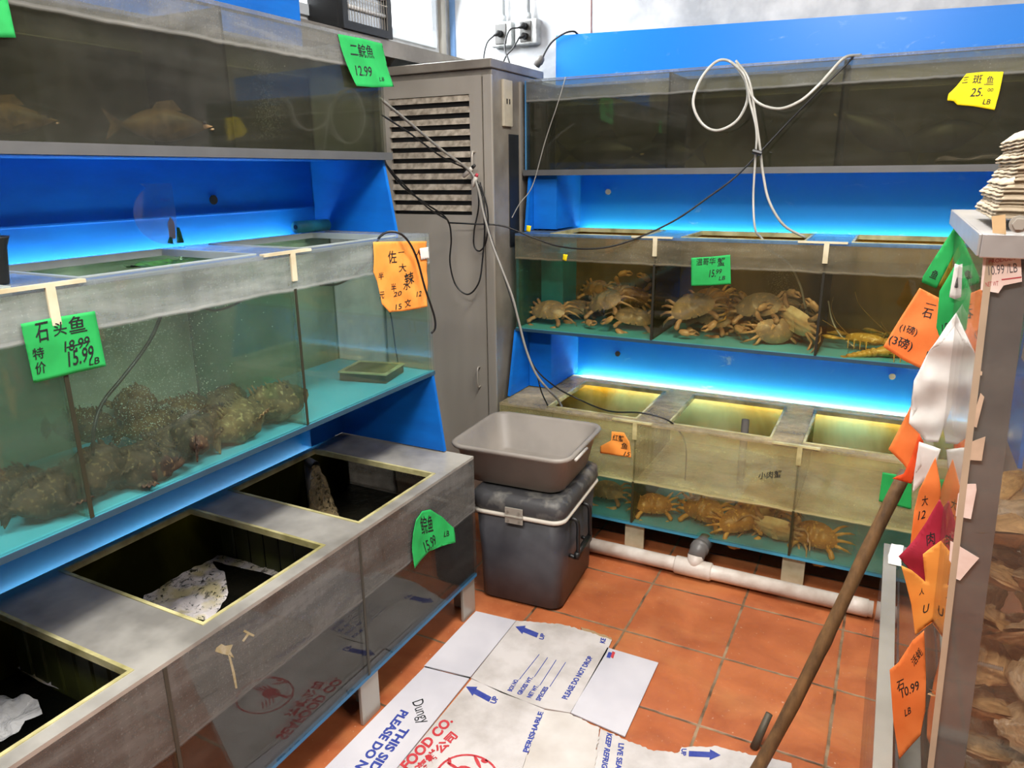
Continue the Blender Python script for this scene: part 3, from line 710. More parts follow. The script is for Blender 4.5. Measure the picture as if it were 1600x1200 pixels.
def aisle_tall():
    t = thing('display_tank', 'tall clear tank of shells with price tags taped down its side', 'tank', (.4, 1.62, .485))
    y0, y1, z0, z1 = 1.27, 1.98, .487, 1.505
    g = glass_mat('scratched_acrylic_b', (.94, .93, .90), (.36, .33, .28), .10, .10, None, speck=.3)
    def slab(xo0, xo1, ya, yb, za, zb):
        v = []
        for z in (za, zb):
            for y in (ya, yb):
                for xo in (xo0, xo1): v.append((lx(z) + xo, y, z))
        return MB().add(v, [(0, 2, 3, 1), (4, 5, 7, 6), (0, 1, 5, 4), (2, 6, 7, 3), (0, 4, 6, 2), (1, 3, 7, 5)])
    slab(0, .009, y0, y1, z0, z1).obj('side_pane', g, t, world=True)
    slab(.0, .0095, y0 - .0015, y0 - .0005, z0, z1).obj('pane_edge', plain('beige_acrylic_edge', 'b9a68e', .3, world=True), t, world=True)
    slab(.009, .62, y0, y0 + .006, z0, z1).obj('near_pane', g, t, world=True)
    slab(.009, .62, y1 - .008, y1, z0, z1).obj('far_pane', g, t, world=True)
    slab(.61, .62, y0 + .006, y1 - .008, z0, z1).obj('side_pane', g, t, world=True)
    slab(.0, .62, y0, y1, z0 - .001, z0 + .008).obj('floor_pane', M_STEELD, t, world=True)
    m_post = plain('grey_painted_post', '7d7c80', .5, scale=6, c2='636167', world=True)
    slab(.011, .055, y0 + .0075, y0 + .011, z0 + .01, z1).obj('corner_post', m_post, t, world=True)
    slab(.011, .0145, y0 + .011, y0 + .04, z0 + .01, z1).obj('corner_post', m_post, t, world=True)
    MB().box(.112, .75, y0 - .012, y1, z1, z1 + .004).box(.112, .75, y0 - .016, y0 - .012, z1 - .03, z1 + .004).box(.108, .112, y0 - .016, y1 + .0, z1 - .028, z1 + .004).obj('top_bar', plain('pale_aluminium', 'bcb9b6', .35, .5, scale=9, world=True), t, world=True, bevel=.0015)
    b = atY(1592, 350, y0 - .016); b.y = y0 - .017
    MB().tube([b, b + Vector((0, -.007, 0))], .0085, 6).tube([b + Vector((0, .001, 0)), b + Vector((0, -.002, 0))], .012, 20).obj('bolt', M_STEEL, t, world=True)
    q = [atY(*p, y0 - .0165) for p in ((1549, 338), (1571, 335), (1572, 366), (1551, 364))]
    for v in q: v.y = y0 - .0168
    MB().add(q, [(0, 1, 2, 3)]).obj('tape', plain('yellowed_tape', 'd8b98a', .5), t, world=True, solid=.0004)
    # threaded rod behind the near pane
    a = atY(1494, 1027, 1.30); b = atY(1567, 1046, 1.30); pts = []; rs = []
    for k in range(90): pts.append(a.lerp(b, k / 89)); rs.append(.0048 if k % 4 < 2 else .0030)
    MB().tube(pts, rs, 10).obj('threaded_rod', plain('bright_steel', 'e6e8e6', .15, .9), t, world=True)
    # what is left of old stickers on the corner post
    Y = y0 - .0012
    m1 = plain('pinkish_label', 'ecd9cf', .6, scale=30, c2='dfc6ba'); m2 = plain('yellowed_label', 'c9b097', .6, scale=30)
    for name, out, m in (('price_sticker', [(1537, 394), (1594, 386), (1597, 440), (1568, 446), (1560, 458), (1532, 453)], m1),
                         ('torn_sticker', [(1523, 574), (1535, 581), (1534, 587), (1521, 583)], m2),
                         ('torn_sticker', [(1532, 614), (1538, 620), (1526, 668), (1513, 664), (1524, 640)], m2),
                         ('torn_sticker', [(1513, 672), (1518, 690), (1540, 682), (1534, 720), (1506, 718)], m2),
                         ('torn_sticker', [(1510, 756), (1525, 756), (1526, 765), (1517, 811), (1493, 806), (1497, 772)], m1),
                         ('torn_sticker', [(1485, 845), (1497, 852), (1530, 872), (1516, 888), (1500, 907), (1488, 902), (1495, 893), (1483, 875)], m1)):
        pts = [atY(a, b, Y) for a, b in out]
        so = MB().add(pts, [tuple(range(len(pts)))]).obj(name, m, t, world=True, solid=.0004)
        if name == 'price_sticker':
            Y2 = Y - .0006
            red = plain('red_print', 'b8454a', .6); 
            for body, A, B, C, mm in (('PRODUCT', (1545, 412), (1588, 406), (1545, 406), red), ('10.99 /LB', (1545, 430), (1590, 425), (1544, 416), plain('grey_print', '5c5658', .6)), ('NET WT', (1540, 448), (1560, 446), (1540, 441), red)):
                text_mb(body, atY(*A, Y2), atY(*B, Y2), atY(*C, Y2)).obj('print', mm, so, world=True)
            MB().add([atY(*p, Y2) for p in ((1565, 436), (1596, 432), (1596, 434), (1565, 438))], [(0, 1, 2, 3)]).obj('red_line', red, so, world=True)
    return t
aisle_tall()

# shells heaped in the tall tank
def shell_mat(n, a, b):
    t = NT(n); pos = t.pos(); nn = t.noise(18, 5, .7, vec=pos, stretch=(1, 1, 3), dist=1)
    return t.done(t.bsdf(t.mixc(t.ramp(nn, .35, .65), lin(a), lin(b)), .32, 0, t.bump(nn, .5, .01)))
def make_shell(k):
    r = random.Random(k)
    def g(u, v):
        a = 2 * PI * u; rad = v ** .8
        rr = (1 + .28 * math.cos(a) + .10 * math.sin(3 * a + k) + .05 * math.sin(9 * a)) * rad
        z = .022 * (1 - rad ** 2) + .0035 * math.sin(rad * 26 + 2 * math.sin(a)) + .004 * nz((a * 1.5, rad * 5, k), 1)
        return (rr * .052, rr * math.sin(1) * 0 + 0, 0) if False else (.058 * rr * math.cos(a), .036 * rr * math.sin(a), z)
    def g2(u, v):
        p = g(u, v); return (p[0], p[1], -p[2] * .75)
    root = thing('oyster_shell', 'shell', 'shell', (0, 0, 0))
    c = [('d8b080', '8a6a4a'), ('c8ab88', '7a6248'), ('e2b87c', '966c42')][k % 3]
    m = shell_mat('shell_%d' % k, *c)
    MB().grid(g, 26, 7, closed=True).obj('upper_valve', m, root, smooth=True)
    MB().grid(g2, 26, 7, closed=True).obj('lower_valve', m, root, smooth=True)
    return root
protos = [make_shell(k) for k in range(3)]
rs_ = random.Random(3); first = [True] * 3; spots = []
for i in range(84):
    z = .515 + (i // 12) * .085 + rs_.uniform(-.01, .01)
    k7 = i % 12
    x = lx(z) + .075 + .066 * (k7 % 4) + rs_.uniform(-.012, .012); y = 1.335 + .075 * (k7 // 4) + rs_.uniform(-.01, .01)
    spots.append((x, y, z))
for i, (x, y, z) in enumerate(spots):
    k = i % 3
    if first[k]: o = protos[k]; first[k] = False
    else: o = copy_tree(protos[k])
    o.location = (x, y, z); o.rotation_euler = (rs_.uniform(-.5, .9), rs_.uniform(-.6, .6), rs_.uniform(0, 6.3))
    f = rs_.uniform(.9, 1.25); o.scale = (f, f, f)
    o['label'] = 'brown oyster shell heaped behind the pane of the tall tagged tank'; o['group'] = 'shells heaped in the tall tank'

# pulp egg trays stacked on top
M_PULP = plain('grey_pulp', 'c3b39a', .9, scale=20, c2='a3927a', bump=.3, bscale=80)
def tray_mb():
    def top(u, v):
        x = u * .30; y = v * .30
        z = .003 * math.cos(2 * PI * x / .10) * math.cos(2 * PI * y / .10) + .009 * math.cos(2 * PI * (x - .05) / .20 + .6)
        e = min(u, 1 - u, v, 1 - v)
        z = z * min(1, e * 12 + .25) - .010 * (1 - min(1, e * 14))
        x += .0015 * math.sin(40 * v)
        return (x, y, z)
    return MB().grid(top, 48, 48)
tr = tray_mb().obj('egg_tray', M_PULP, None, loc=(.118, 1.30, 1.53), smooth=True, solid=.0016)
n_tr = 22
for k in range(n_tr):
    o = tr if k == 0 else tr.copy()
    if k: COL.objects.link(o)
    zz = 1.535 + k * .0054
    sh = k * .0009 if k < 10 else .008 + (k - 10) * .0005 + .010
    sag = math.sin(k * 1.9) * .0008
    o.location = (.127 + sh + sag, 1.32 + .003 * math.sin(k * 2.3), zz); o.rotation_euler = (0, math.radians(-1.2 * (k > 8)), math.radians(.8 * math.sin(k * 1.3)))
    lab = 'grey pulp egg tray in the middle of the nested stack on the tall tank'
    if k == 0: lab = 'grey pulp egg tray at the very bottom of the stack on the tall tank'
    if k == n_tr - 1: lab = 'grey pulp egg tray topmost of the stack on the tall tank'
    tag(o, lab, 'egg tray', 'nested egg trays' if 0 < k < n_tr - 1 else None)
    if k in (0, n_tr - 1) and 'group' in o: del o['group']

# ------------------------------------------------------------------ price cards and tags
M_INK = plain('marker_ink', '14181a', .6)
PAPER = {n: plain(n + '_paper', c, .75, scale=9, c2=c2, bump=.2, bscale=25) for n, c, c2 in
         (('green', '1fae55', '159a48'), ('orange', 'f58a45', 'ee7630'), ('amber', 'fba84a', 'f5943a'), ('yellow', 'fbe70a', 'f0d400'),
          ('crimson', 'b3203c', '97162f'), ('white', 'd9d9dd', 'bfc0c6'), ('deep_orange', 'f0551c', 'e0480f'), ('olive_yellow', 'a8961c', '8f7f14'))}
def card(name, label, cat, outline, place, color, texts=(), curl=.0, lift=(0, 0, 0), amp=.0, off=0, curlf=None, ink=None, lines=(), group=None):
    P = [place(*p) for p in outline]
    c = sum(P, Vector()) / len(P)
    n = Vector()
    for i in range(len(P)): n += (P[i] - c).cross(P[(i + 1) % len(P)] - c)
    n.normalize()
    if n.dot(CAM - c) < 0: n = -n
    up = Vector((0, 0, 1)) - n * n.z; up.normalize(); side = up.cross(n)
    hw = max(abs((p - c).dot(side)) for p in P); hh = max(abs((p - c).dot(up)) for p in P)
    def surf(p, e=0.0):
        u = (p - c).dot(side) / hw; v = (p - c).dot(up) / hh
        d = curl * (.5 - .5 * v) ** 2 + amp * nz(p, 18, off)
        if curlf: d += curlf(u, v)
        return p + n * (d + e)
    m = poly_mesh(P, 5); m.v = [surf(v) for v in m.v]
    o = m.obj(name, PAPER[color], None, loc=c, world=True, smooth=True, solid=.0006)
    tag(o, label, cat, group)
    ik = ink or M_INK
    for k, tx in enumerate(texts):
        body, A, B, C = tx[:4]
        text_mb(body, place(*A), place(*B), place(*C), lambda p: surf(p, .0011), shear=.2 if body.isascii() else .08, bold=.008).obj('handwriting', ik, o, world=True)
    for A, B in lines:
        a, b = place(*A), place(*B); d = (b - a).normalized().cross(n) * .0012
        mm = MB()
        for k in range(8):
            q0 = a.lerp(b, k / 8); q1 = a.lerp(b, (k + 1) / 8)
            mm.add([surf(q0 - d, .0011), surf(q1 - d, .0011), surf(q1 + d, .0011), surf(q0 + d, .0011)], [(0, 1, 2, 3)])
        mm.obj('pen_line', ik, o, world=True)
    return o
onLM = lambda x, y: atX(x, y, -1.392 + .004)
onLT = lambda x, y: atX(x, y, -1.545 + .004)
onLB = lambda x, y: atX(x, y, -1.24 + .004)
onRM = lambda x, y: atY(x, y, 2.93 - .006)
onRT = lambda x, y: atY(x, y, 3.08 - .004)
onRB = lambda x, y: atY(x, y, 2.77 - .004)
card('price_card', 'green price card reading 石头鱼 18.99 struck out and 15.99 LB on the stonefish tank', 'price card',
     [(32, 506), (92, 495), (148, 486), (157, 530), (166, 572), (108, 585), (53, 599), (42, 550)], onLM, 'green',
     [('石', (56, 533), (78, 528), (52, 506)), ('头', (84, 524), (105, 520), (81, 505)), ('鱼', (108, 518), (133, 513), (104, 496)),
      ('18.99', (101, 550), (141, 540), (98, 534)), ('15.99', (107, 573), (148, 561), (103, 550)), ('LB', (139, 571), (156, 567), (137, 561)),
      ('特', (52, 561), (70, 557), (48, 545)), ('价', (56, 584), (73, 580), (53, 567))], amp=.002, lines=[((104, 543), (140, 533)), ((110, 521), (136, 516))])
card('price_card', 'green card cut off at the picture edge on the murky top tank', 'price card', [(-30, -15), (8, -15), (25, 59), (-30, 58)], onLT, 'green', amp=.002)
card('price_card', 'green card with faded writing hanging off the corner of the murky top tank', 'price card',
     [(528, 53), (565, 60), (597, 68), (600, 100), (609, 136), (575, 137), (549, 135), (538, 100)], onLT, 'green',
     [('二鯇魚', (547, 86), (583, 90), (544, 66)), ('12.99', (552, 118), (578, 120), (550, 102)), ('LB', (588, 127), (596, 127), (587, 121))], curl=.02, amp=.003)
card('price_card', 'big orange card full of scribbled writing at the corner of the stonefish tank', 'price card',
     [(583, 378), (625, 377), (667, 377), (668, 430), (668, 479), (640, 485), (608, 488), (596, 475), (590, 440), (584, 425)], onLM, 'amber',
     [('佐', (608, 410), (620, 409), (606, 392)), ('一', (622, 399), (632, 398), (622, 394)), ('人', (648, 400), (660, 400), (648, 390)), ('大', (622, 424), (634, 423), (621, 412)),
      ('辣', (634, 445), (648, 440), (630, 428)), ('半', (592, 436), (600, 435), (591, 426)), ('半', (611, 455), (619, 454), (610, 443)), ('元', (592, 466), (600, 465), (592, 456)),
      ('20', (614, 464), (628, 461), (613, 457)), ('水', (630, 453), (642, 450), (629, 440)), ('12', (650, 464), (658, 462), (650, 456)), ('文', (632, 480), (643, 477), (631, 469)), ('15', (618, 484), (628, 482), (617, 476))],
     amp=.004, off=3)
o = card('paper_tag', 'tiny clear tape square over the corner of the big orange card', 'tape', [(656, 388), (669, 386), (671, 404), (658, 406)], lambda x, y: atX(x, y, -1.383), 'white', amp=.001)
card('price_card', 'green wilted card curling off the lowest side wall tank', 'price card',
     [(650, 812), (660, 799), (672, 796), (690, 807), (706, 824), (705, 846), (686, 850), (668, 860), (655, 873), (644, 887), (642, 862), (644, 834)], onLB, 'green',
     [('鲩鱼', (658, 833), (676, 828), (656, 808)), ('15.99', (662, 862), (680, 848), (658, 848)), ('LB', (690, 838), (698, 836), (690, 830))], amp=.006, off=7, curl=.015)
card('price_card', 'small green price card above the crabs in the middle crab tank', 'price card', [(1080, 403), (1112, 401), (1141, 398), (1142, 444), (1110, 446), (1080, 447)], onRM, 'green',
     [('温哥华', (1088, 414), (1118, 412), (1088, 404)), ('蟹', (1121, 415), (1133, 414), (1121, 403)), ('15.', (1108, 433), (1118, 432), (1108, 422)), ('99', (1119, 428), (1128, 427), (1119, 421)), ('LB', (1123, 438), (1133, 437), (1123, 432))], amp=.002)
card('price_card', 'yellow torn price card reading 25.00 LB on the top back wall tank', 'price card',
     [(1510, 115), (1538, 112), (1568, 112), (1562, 142), (1554, 172), (1520, 166), (1496, 164), (1490, 158), (1480, 157), (1482, 147), (1496, 133)], onRT, 'yellow',
     [('三', (1503, 130), (1512, 129), (1505, 121)), ('斑', (1519, 130), (1534, 129), (1521, 117)), ('鱼', (1541, 130), (1552, 129), (1542, 119)), ('25.', (1515, 151), (1535, 150), (1517, 138)), ('00', (1543, 143), (1552, 143), (1543, 138)), ('LB', (1535, 163), (1547, 163), (1536, 155))], amp=.003,
     lines=[((1537, 132), (1552, 132))])
card('price_card', 'small orange folded price card on the amber crab tank behind the tub', 'price card',
     [(956, 674), (975, 676), (984, 690), (986, 715), (960, 711), (938, 708), (938, 697), (955, 688)], onRB, 'amber',
     [('红蟹', (957, 687), (974, 690), (958, 678)), ('鱼', (970, 700), (980, 702), (971, 691)), ('15', (974, 712), (984, 713), (975, 706))], amp=.006, off=2)
card('price_card', 'plain dark green card at the end of the amber crab tank behind the pole', 'price card', [(1379, 738), (1425, 745), (1424, 796), (1400, 790), (1373, 783)], onRB, 'green', amp=.003)
o = text_mb('小肉蟹', onRB(1185, 748), onRB(1222, 745), onRB(1184, 738), shear=.2, bold=.008).obj('handwriting', M_INK, None, loc=onRB(1200, 745), world=True)
tag(o, 'small black marker writing straight on the amber tank glass', 'writing')
for px, py, pl, lab in ((826, 357, lambda x, y: atY(x, y, 2.95), 'scrap of yellow tape standing at the corner of the middle crab tank'),
                        (883, 402, onRM, 'scrap of yellow tape stuck on the glass of the middle crab tank')):
    card('tape_scrap', lab, 'tape', [(px - 3, py - 5), (px + 4, py - 4), (px + 2, py + 6), (px - 4, py + 4)], pl, 'yellow', amp=.001)

# tags taped down the side of the tall tank
def at(Y): return lambda x, y: atY(x, y, Y)
card('price_tag', 'green strip tag hanging from the top corner of the tall tank', 'price tag', [(1508, 335), (1514, 343), (1500, 380), (1480, 418), (1463, 451), (1440, 441), (1442, 432), (1462, 400), (1488, 360)], at(1.99), 'green', [('鱼', (1452, 432), (1462, 436), (1458, 420))], amp=.005)
card('price_tag', 'olive yellow tag tucked behind the green tags of the tall tank', 'price tag', [(1505, 352), (1512, 346), (1512, 396), (1478, 456), (1466, 446), (1482, 415)], at(2.03), 'olive_yellow', amp=.003)
card('price_tag', 'bright orange tag reading 石 with sizes in brackets, hanging off the tall tank', 'price tag',
     [(1437, 450), (1472, 468), (1482, 500), (1462, 540), (1444, 577), (1412, 562), (1380, 541), (1408, 495)], at(1.97), 'orange',
     [('一', (1446, 478), (1462, 482), (1447, 473)), ('石', (1440, 493), (1456, 497), (1443, 480)), ('(1磅)', (1405, 515), (1432, 523), (1408, 504)), ('(3磅)', (1388, 534), (1424, 546), (1392, 520)), ('5', (1444, 560), (1452, 562), (1446, 547))], amp=.004, curl=.01)
card('price_tag', 'green tag with a barcode label on the side of the tall tank', 'price tag', [(1503, 396), (1517, 404), (1513, 455), (1492, 515), (1475, 547), (1463, 512), (1468, 455)], at(1.80), 'green', [('15', (1472, 520), (1482, 516), (1470, 508))], amp=.004)
bc = card('barcode_label', 'small white barcode label stuck on a green tag', 'label', [(1492, 412), (1516, 420), (1503, 472), (1483, 464)], at(1.785), 'white', amp=.001)
mm = MB()
for k in range(9):
    f = .2 + k * .07
    a = atY(1492 + 22 * f - 1, 432 + 6 * f, 1.7835); b = atY(1488 + 20 * f - 1, 448 + 6 * f, 1.7835); wv = Vector((.0012, 0, 0)) * (1 + (k * 7 % 3))
    mm.add([a, b, b + wv, a + wv], [(0, 1, 2, 3)])
mm.obj('bars', M_INK, bc, world=True)
card('paper_strip', 'long crumpled white paper hanging among the tags of the tall tank', 'paper', [(1518, 410), (1527, 430), (1520, 500), (1500, 550), (1497, 600), (1482, 650), (1466, 692), (1448, 690), (1420, 660), (1433, 640), (1428, 595), (1452, 548), (1470, 536), (1494, 505), (1512, 462)], at(1.72), 'white', amp=.022, off=4)
card('paper_strip', 'torn white paper end below the crumpled white strip', 'paper', [(1436, 690), (1470, 702), (1460, 735), (1444, 752), (1426, 770), (1428, 745), (1440, 728)], at(1.66), 'white', amp=.006, off=9)
card('price_tag', 'orange tag curling out above the top end of the wooden pole', 'price tag', [(1426, 628), (1436, 660), (1440, 700), (1427, 750), (1412, 725), (1388, 702), (1408, 665)], at(1.84), 'orange', amp=.006)
card('price_tag', 'deep orange twisted tag touching the top end of the wooden pole', 'price tag', [(1436, 678), (1443, 690), (1436, 720), (1424, 756), (1394, 748), (1412, 740), (1424, 715)], at(1.82), 'deep_orange', amp=.005)
card('price_tag', 'orange tag partly covered by the crimson tag', 'price tag', [(1462, 715), (1470, 760), (1468, 830), (1440, 862), (1420, 870), (1428, 800), (1436, 765)], at(1.62), 'orange', [('大', (1440, 790), (1450, 788), (1440, 775)), ('12', (1434, 812), (1446, 809), (1434, 800))], amp=.005)
card('price_tag', 'crimson tag curling at the middle of the tall tank side', 'price tag', [(1468, 780), (1478, 800), (1478, 838), (1450, 862), (1452, 932), (1440, 900), (1404, 868), (1430, 842), (1448, 815)], at(1.52), 'crimson', [('肉', (1448, 850), (1462, 846), (1446, 834))], amp=.008, off=1)
card('price_tag', 'amber tag hanging below the crimson tag', 'price tag', [(1478, 840), (1477, 885), (1466, 965), (1450, 976), (1430, 992), (1424, 945), (1408, 882), (1424, 890), (1446, 910), (1453, 935), (1442, 866)], at(1.49), 'amber', [('U', (1442, 958), (1452, 955), (1442, 946)), ('人', (1436, 930), (1444, 928), (1436, 921))], amp=.006, off=6)
card('price_tag', 'orange tag with faint writing lowest on the tall tank side', 'price tag', [(1426, 1000), (1444, 984), (1447, 1060), (1446, 1110), (1438, 1150), (1405, 1187), (1396, 1130), (1390, 1046), (1404, 1034)], at(1.40), 'orange',
     [('活蚝', (1428, 1040), (1442, 1020), (1422, 1030)), ('10.99', (1410, 1090), (1438, 1075), (1406, 1078)), ('LB', (1414, 1120), (1424, 1114), (1412, 1110)), ('石', (1402, 1080), (1414, 1074), (1400, 1066))], amp=.005, off=8)
o = crumple([Vector((.095, 2.20, .487)), Vector((.13, 2.19, .49)), Vector((.135, 2.28, .515)), Vector((.10, 2.29, .51))], .004).obj('folded_paper', PAPER['white'], None, loc=(.11, 2.24, .487), world=True, solid=.0006)
tag(o, 'small white folded paper lying on the far end of the metal rim', 'paper')

# ------------------------------------------------------------------ flattened seafood carton on the floor
def cardboard_mat():
    t = NT('white_carton'); pos = t.pos(False)
    wv = t.n('ShaderNodeTexWave'); wv.inputs['Scale'].default_value = 45; mp = t.n('ShaderNodeMapping'); mp.inputs['Rotation'].default_value = (0, 0, .55)
    t.l(pos, mp.inputs[0]); t.l(mp.outputs[0], wv.inputs[0])
    n = t.noise(6, 5, .6, vec=pos)
    col = t.mixc(t.ramp(n, .42, .72), lin('cbc5c2'), lin('a9a29c'))
    h = t.math('ADD', t.math('MULTIPLY', wv.outputs['Fac'], .25), n)
    return t.done(t.bsdf(col, .75, 0, t.bump(h, .35, .004)))
M_CARD = cardboard_mat()
M_SMOOTHC = plain('smooth_carton', 'cfccd1', .6, scale=3, c2='bbb9c0', world=True)
M_NAVY = plain('navy_print', '27368c', .7, scale=60, c2='3c4a98', world=True); M_RED = plain('red_carton_print', 'b3242c', .7, scale=60, c2='bf4046', world=True)
M_KRAFT = plain('kraft_core', 'a98d6a', .9, world=True)
def q(x, y, z=.0): return atZ(x / 2.105 + 480, y / 2.105 + 930, z)
def panel(parent, name, pts, z, mat=None, torn=()):
    P = []
    n = len(pts)
    for i in range(n):
        a = q(*pts[i], z); b = q(*pts[(i + 1) % n], z)
        if i in torn:
            L = (b - a).length; k = max(2, int(L / .008)); d = (b - a).cross(Vector((0, 0, 1))).normalized()
            for j in range(k): P.append(a.lerp(b, j / k) + d * (.006 * nz((a.x + j * .37, a.y, 3.1), 3) if j else 0))
        else: P.append(a)
    return MB().prism([(p.x, p.y) for p in P], 'z', z, z + .004).obj(name, mat or M_CARD, parent, world=True)
bx = thing('flattened_carton', 'flattened white seafood carton printed with blue arrows lying on the tiles', 'cardboard box', (-.95, 1.7, 0))
Z0 = .003
panel(bx, 'flap', [(555, 55), (687, 86), (537, 272), (385, 235)], Z0, M_SMOOTHC)
p1 = panel(bx, 'panel', [(689, 86), (835, 98), (905, 118), (1002, 150), (985, 190), (865, 390), (780, 375), (640, 325), (539, 275)], Z0, None, torn=(0, 1, 2))
panel(bx, 'torn_edge', [(900, 108), (1000, 142), (1003, 152), (905, 120)], Z0 - .002, M_KRAFT, torn=(0,))
f2 = panel(bx, 'flap', [(987, 175), (1155, 225), (1045, 468), (867, 390)], Z0, M_SMOOTHC)
p2 = panel(bx, 'flap', [(385, 240), (533, 277), (280, 590), (150, 780), (-140, 780), (60, 570)], Z0, M_SMOOTHC)
p3 = panel(bx, 'panel', [(541, 279), (780, 379), (770, 420), (722, 530), (640, 780), (155, 780), (283, 590)], Z0)
p5 = panel(bx, 'torn_panel', [(780, 380), (862, 392), (962, 440), (945, 568), (900, 780), (640, 780), (720, 540)], Z0 + .0045, plain('dirty_carton', 'bdb5ad', .8, scale=5, c2='d3cdc7', bump=.4, bscale=20, world=True), torn=(1, 2, 6))
p4 = panel(bx, 'panel', [(965, 442), (1050, 480), (1130, 512), (1218, 522), (1232, 503), (1350, 500), (1382, 510), (1592, 556), (1620, 780), (905, 780), (942, 568)], Z0, None, torn=(0, 1, 2, 3, 4, 5, 6))
ZT = Z0 + .0047
def prt(parent, body, A, B, C, m=None, z=ZT, bold=.04, name='print'):
    text_mb(body, q(*A, z), q(*B, z), q(*C, z), bold=bold).obj(name, m or M_NAVY, parent, world=True)
def strip(parent, pts, z=ZT, m=None, name='print'):
    P = [q(*p, z) for p in pts]; MB().add(P, [tuple(range(len(P)))]).obj(name, m or M_NAVY, parent, world=True)
def arrow(parent, a, b, wd=8, hd=15, hl=30, z=ZT):
    a = Vector((a[0], a[1])); b = Vector((b[0], b[1])); d = (b - a).normalized(); s = Vector((-d.y, d.x)); m = b - d * hl
    strip(parent, [tuple(v) for v in (a + s * wd, m + s * wd, m + s * hd, b, m - s * hd, m - s * wd, a - s * wd)], z, name='arrow_print')
arrow(p1, (758, 132), (685, 103)); arrow(p3, (602, 343), (522, 300), 9, 17, 34); arrow(p4, (1255, 521), (1360, 526), 9, 18, 36)
prt(p1, 'UP', (776, 147), (783, 128), (762, 143)); prt(p3, 'UP', (618, 358), (630, 336), (600, 352)); prt(p4, 'UP', (1232, 504), (1230, 527), (1248, 505))
prt(p1, 'PLEASE DO NOT DROP', (854, 343), (940, 203), (836, 338)); prt(p1, 'KE', (978, 159), (982, 143), (962, 155))
for body, A, B, C, L0, L1 in (('BOX NO.', (672, 317), (696, 278), (658, 313), (697, 276), (762, 194)), ('GROSS WT.', (703, 328), (744, 270), (688, 324), (746, 268), (790, 204)),
                              ('NET WT.', (735, 338), (762, 298), (721, 334), (764, 296), (818, 212)), ('SPECIES', (765, 348), (794, 303), (750, 344), (797, 300), (849, 220))):
    prt(p1, body, A, B, C); strip(p1, [L0, (L0[0] + 2, L0[1] + 1), (L1[0] + 2, L1[1] + 1), L1])
prt(p2, 'PLEASE DO NOT DROP', (310, 376), (20, 735), (335, 386)); prt(p2, 'THIS SIDE UP', (312, 432), (132, 655), (338, 443))
prt(p2, 'Dungy', (345, 352), (372, 424), (380, 340), M_INK, bold=0, name='handwriting')
prt(p3, 'SEAFOOD CO.', (272, 640), (480, 414), (245, 618), M_RED); prt(p3, '海鮮公司', (372, 588), (495, 463), (348, 567), M_RED)
prt(p3, 'PERISHABLE', (727, 518), (778, 385), (708, 514)); 
prt(p4, 'KEEP REFRIGERATED', (987, 452), (955, 650), (1004, 458)); prt(p4, 'LIVE SEAFOOD', (1025, 486), (1005, 640), (1043, 488))
strip(f2, [(991, 186), (1003, 189), (996, 207), (984, 204)], m=M_NAVY); strip(f2, [(1004, 184), (1013, 188), (1006, 208), (998, 203)], m=M_RED)
# ring emblem with a plain red shellfish
rg = MB(); N = 40
for k in range(N):
    a0 = 2 * PI * k / N; a1 = 2 * PI * (k + 1) / N
    rg.add([q(525 + 108 * c_ * math.cos(a), 606 + 84 * c_ * math.sin(a), ZT) for a, c_ in ((a0, 1), (a1, 1), (a1, .93), (a0, .93))], [(0, 1, 2, 3)])
def blob(cx, cy, rx, ry, rot=0, n=14):
    rg.add([q(cx + rx * math.cos(a) * math.cos(rot) - ry * math.sin(a) * math.sin(rot), cy + rx * math.cos(a) * math.sin(rot) + ry * math.sin(a) * math.cos(rot), ZT) for a in [2 * PI * k / n for k in range(n)]], [tuple(range(n))])
blob(520, 585, 34, 24, .3); blob(560, 548, 24, 6, 1.1); blob(583, 545, 12, 7, .2); blob(478, 560, 22, 5, .5); blob(468, 545, 12, 6, 1.4)
for k in range(4): blob(560 + 4 * k, 580 + 11 * k, 22, 2.5, .15 + .1 * k); blob(478 - 3 * k, 590 + 11 * k, 22, 2.5, -.2)
rg.obj('emblem_print', M_RED, p3, world=True)
for a, b in (((388, 236), (536, 272)), ((867, 394), (962, 440))):
    MB().tube([q(*a, Z0 + .001), q((a[0] + b[0]) / 2, (a[1] + b[1]) / 2 + 6, Z0 + .001), q(*b, Z0 + .001)], .0025, 6).obj('slit', M_DARK, bx, world=True)

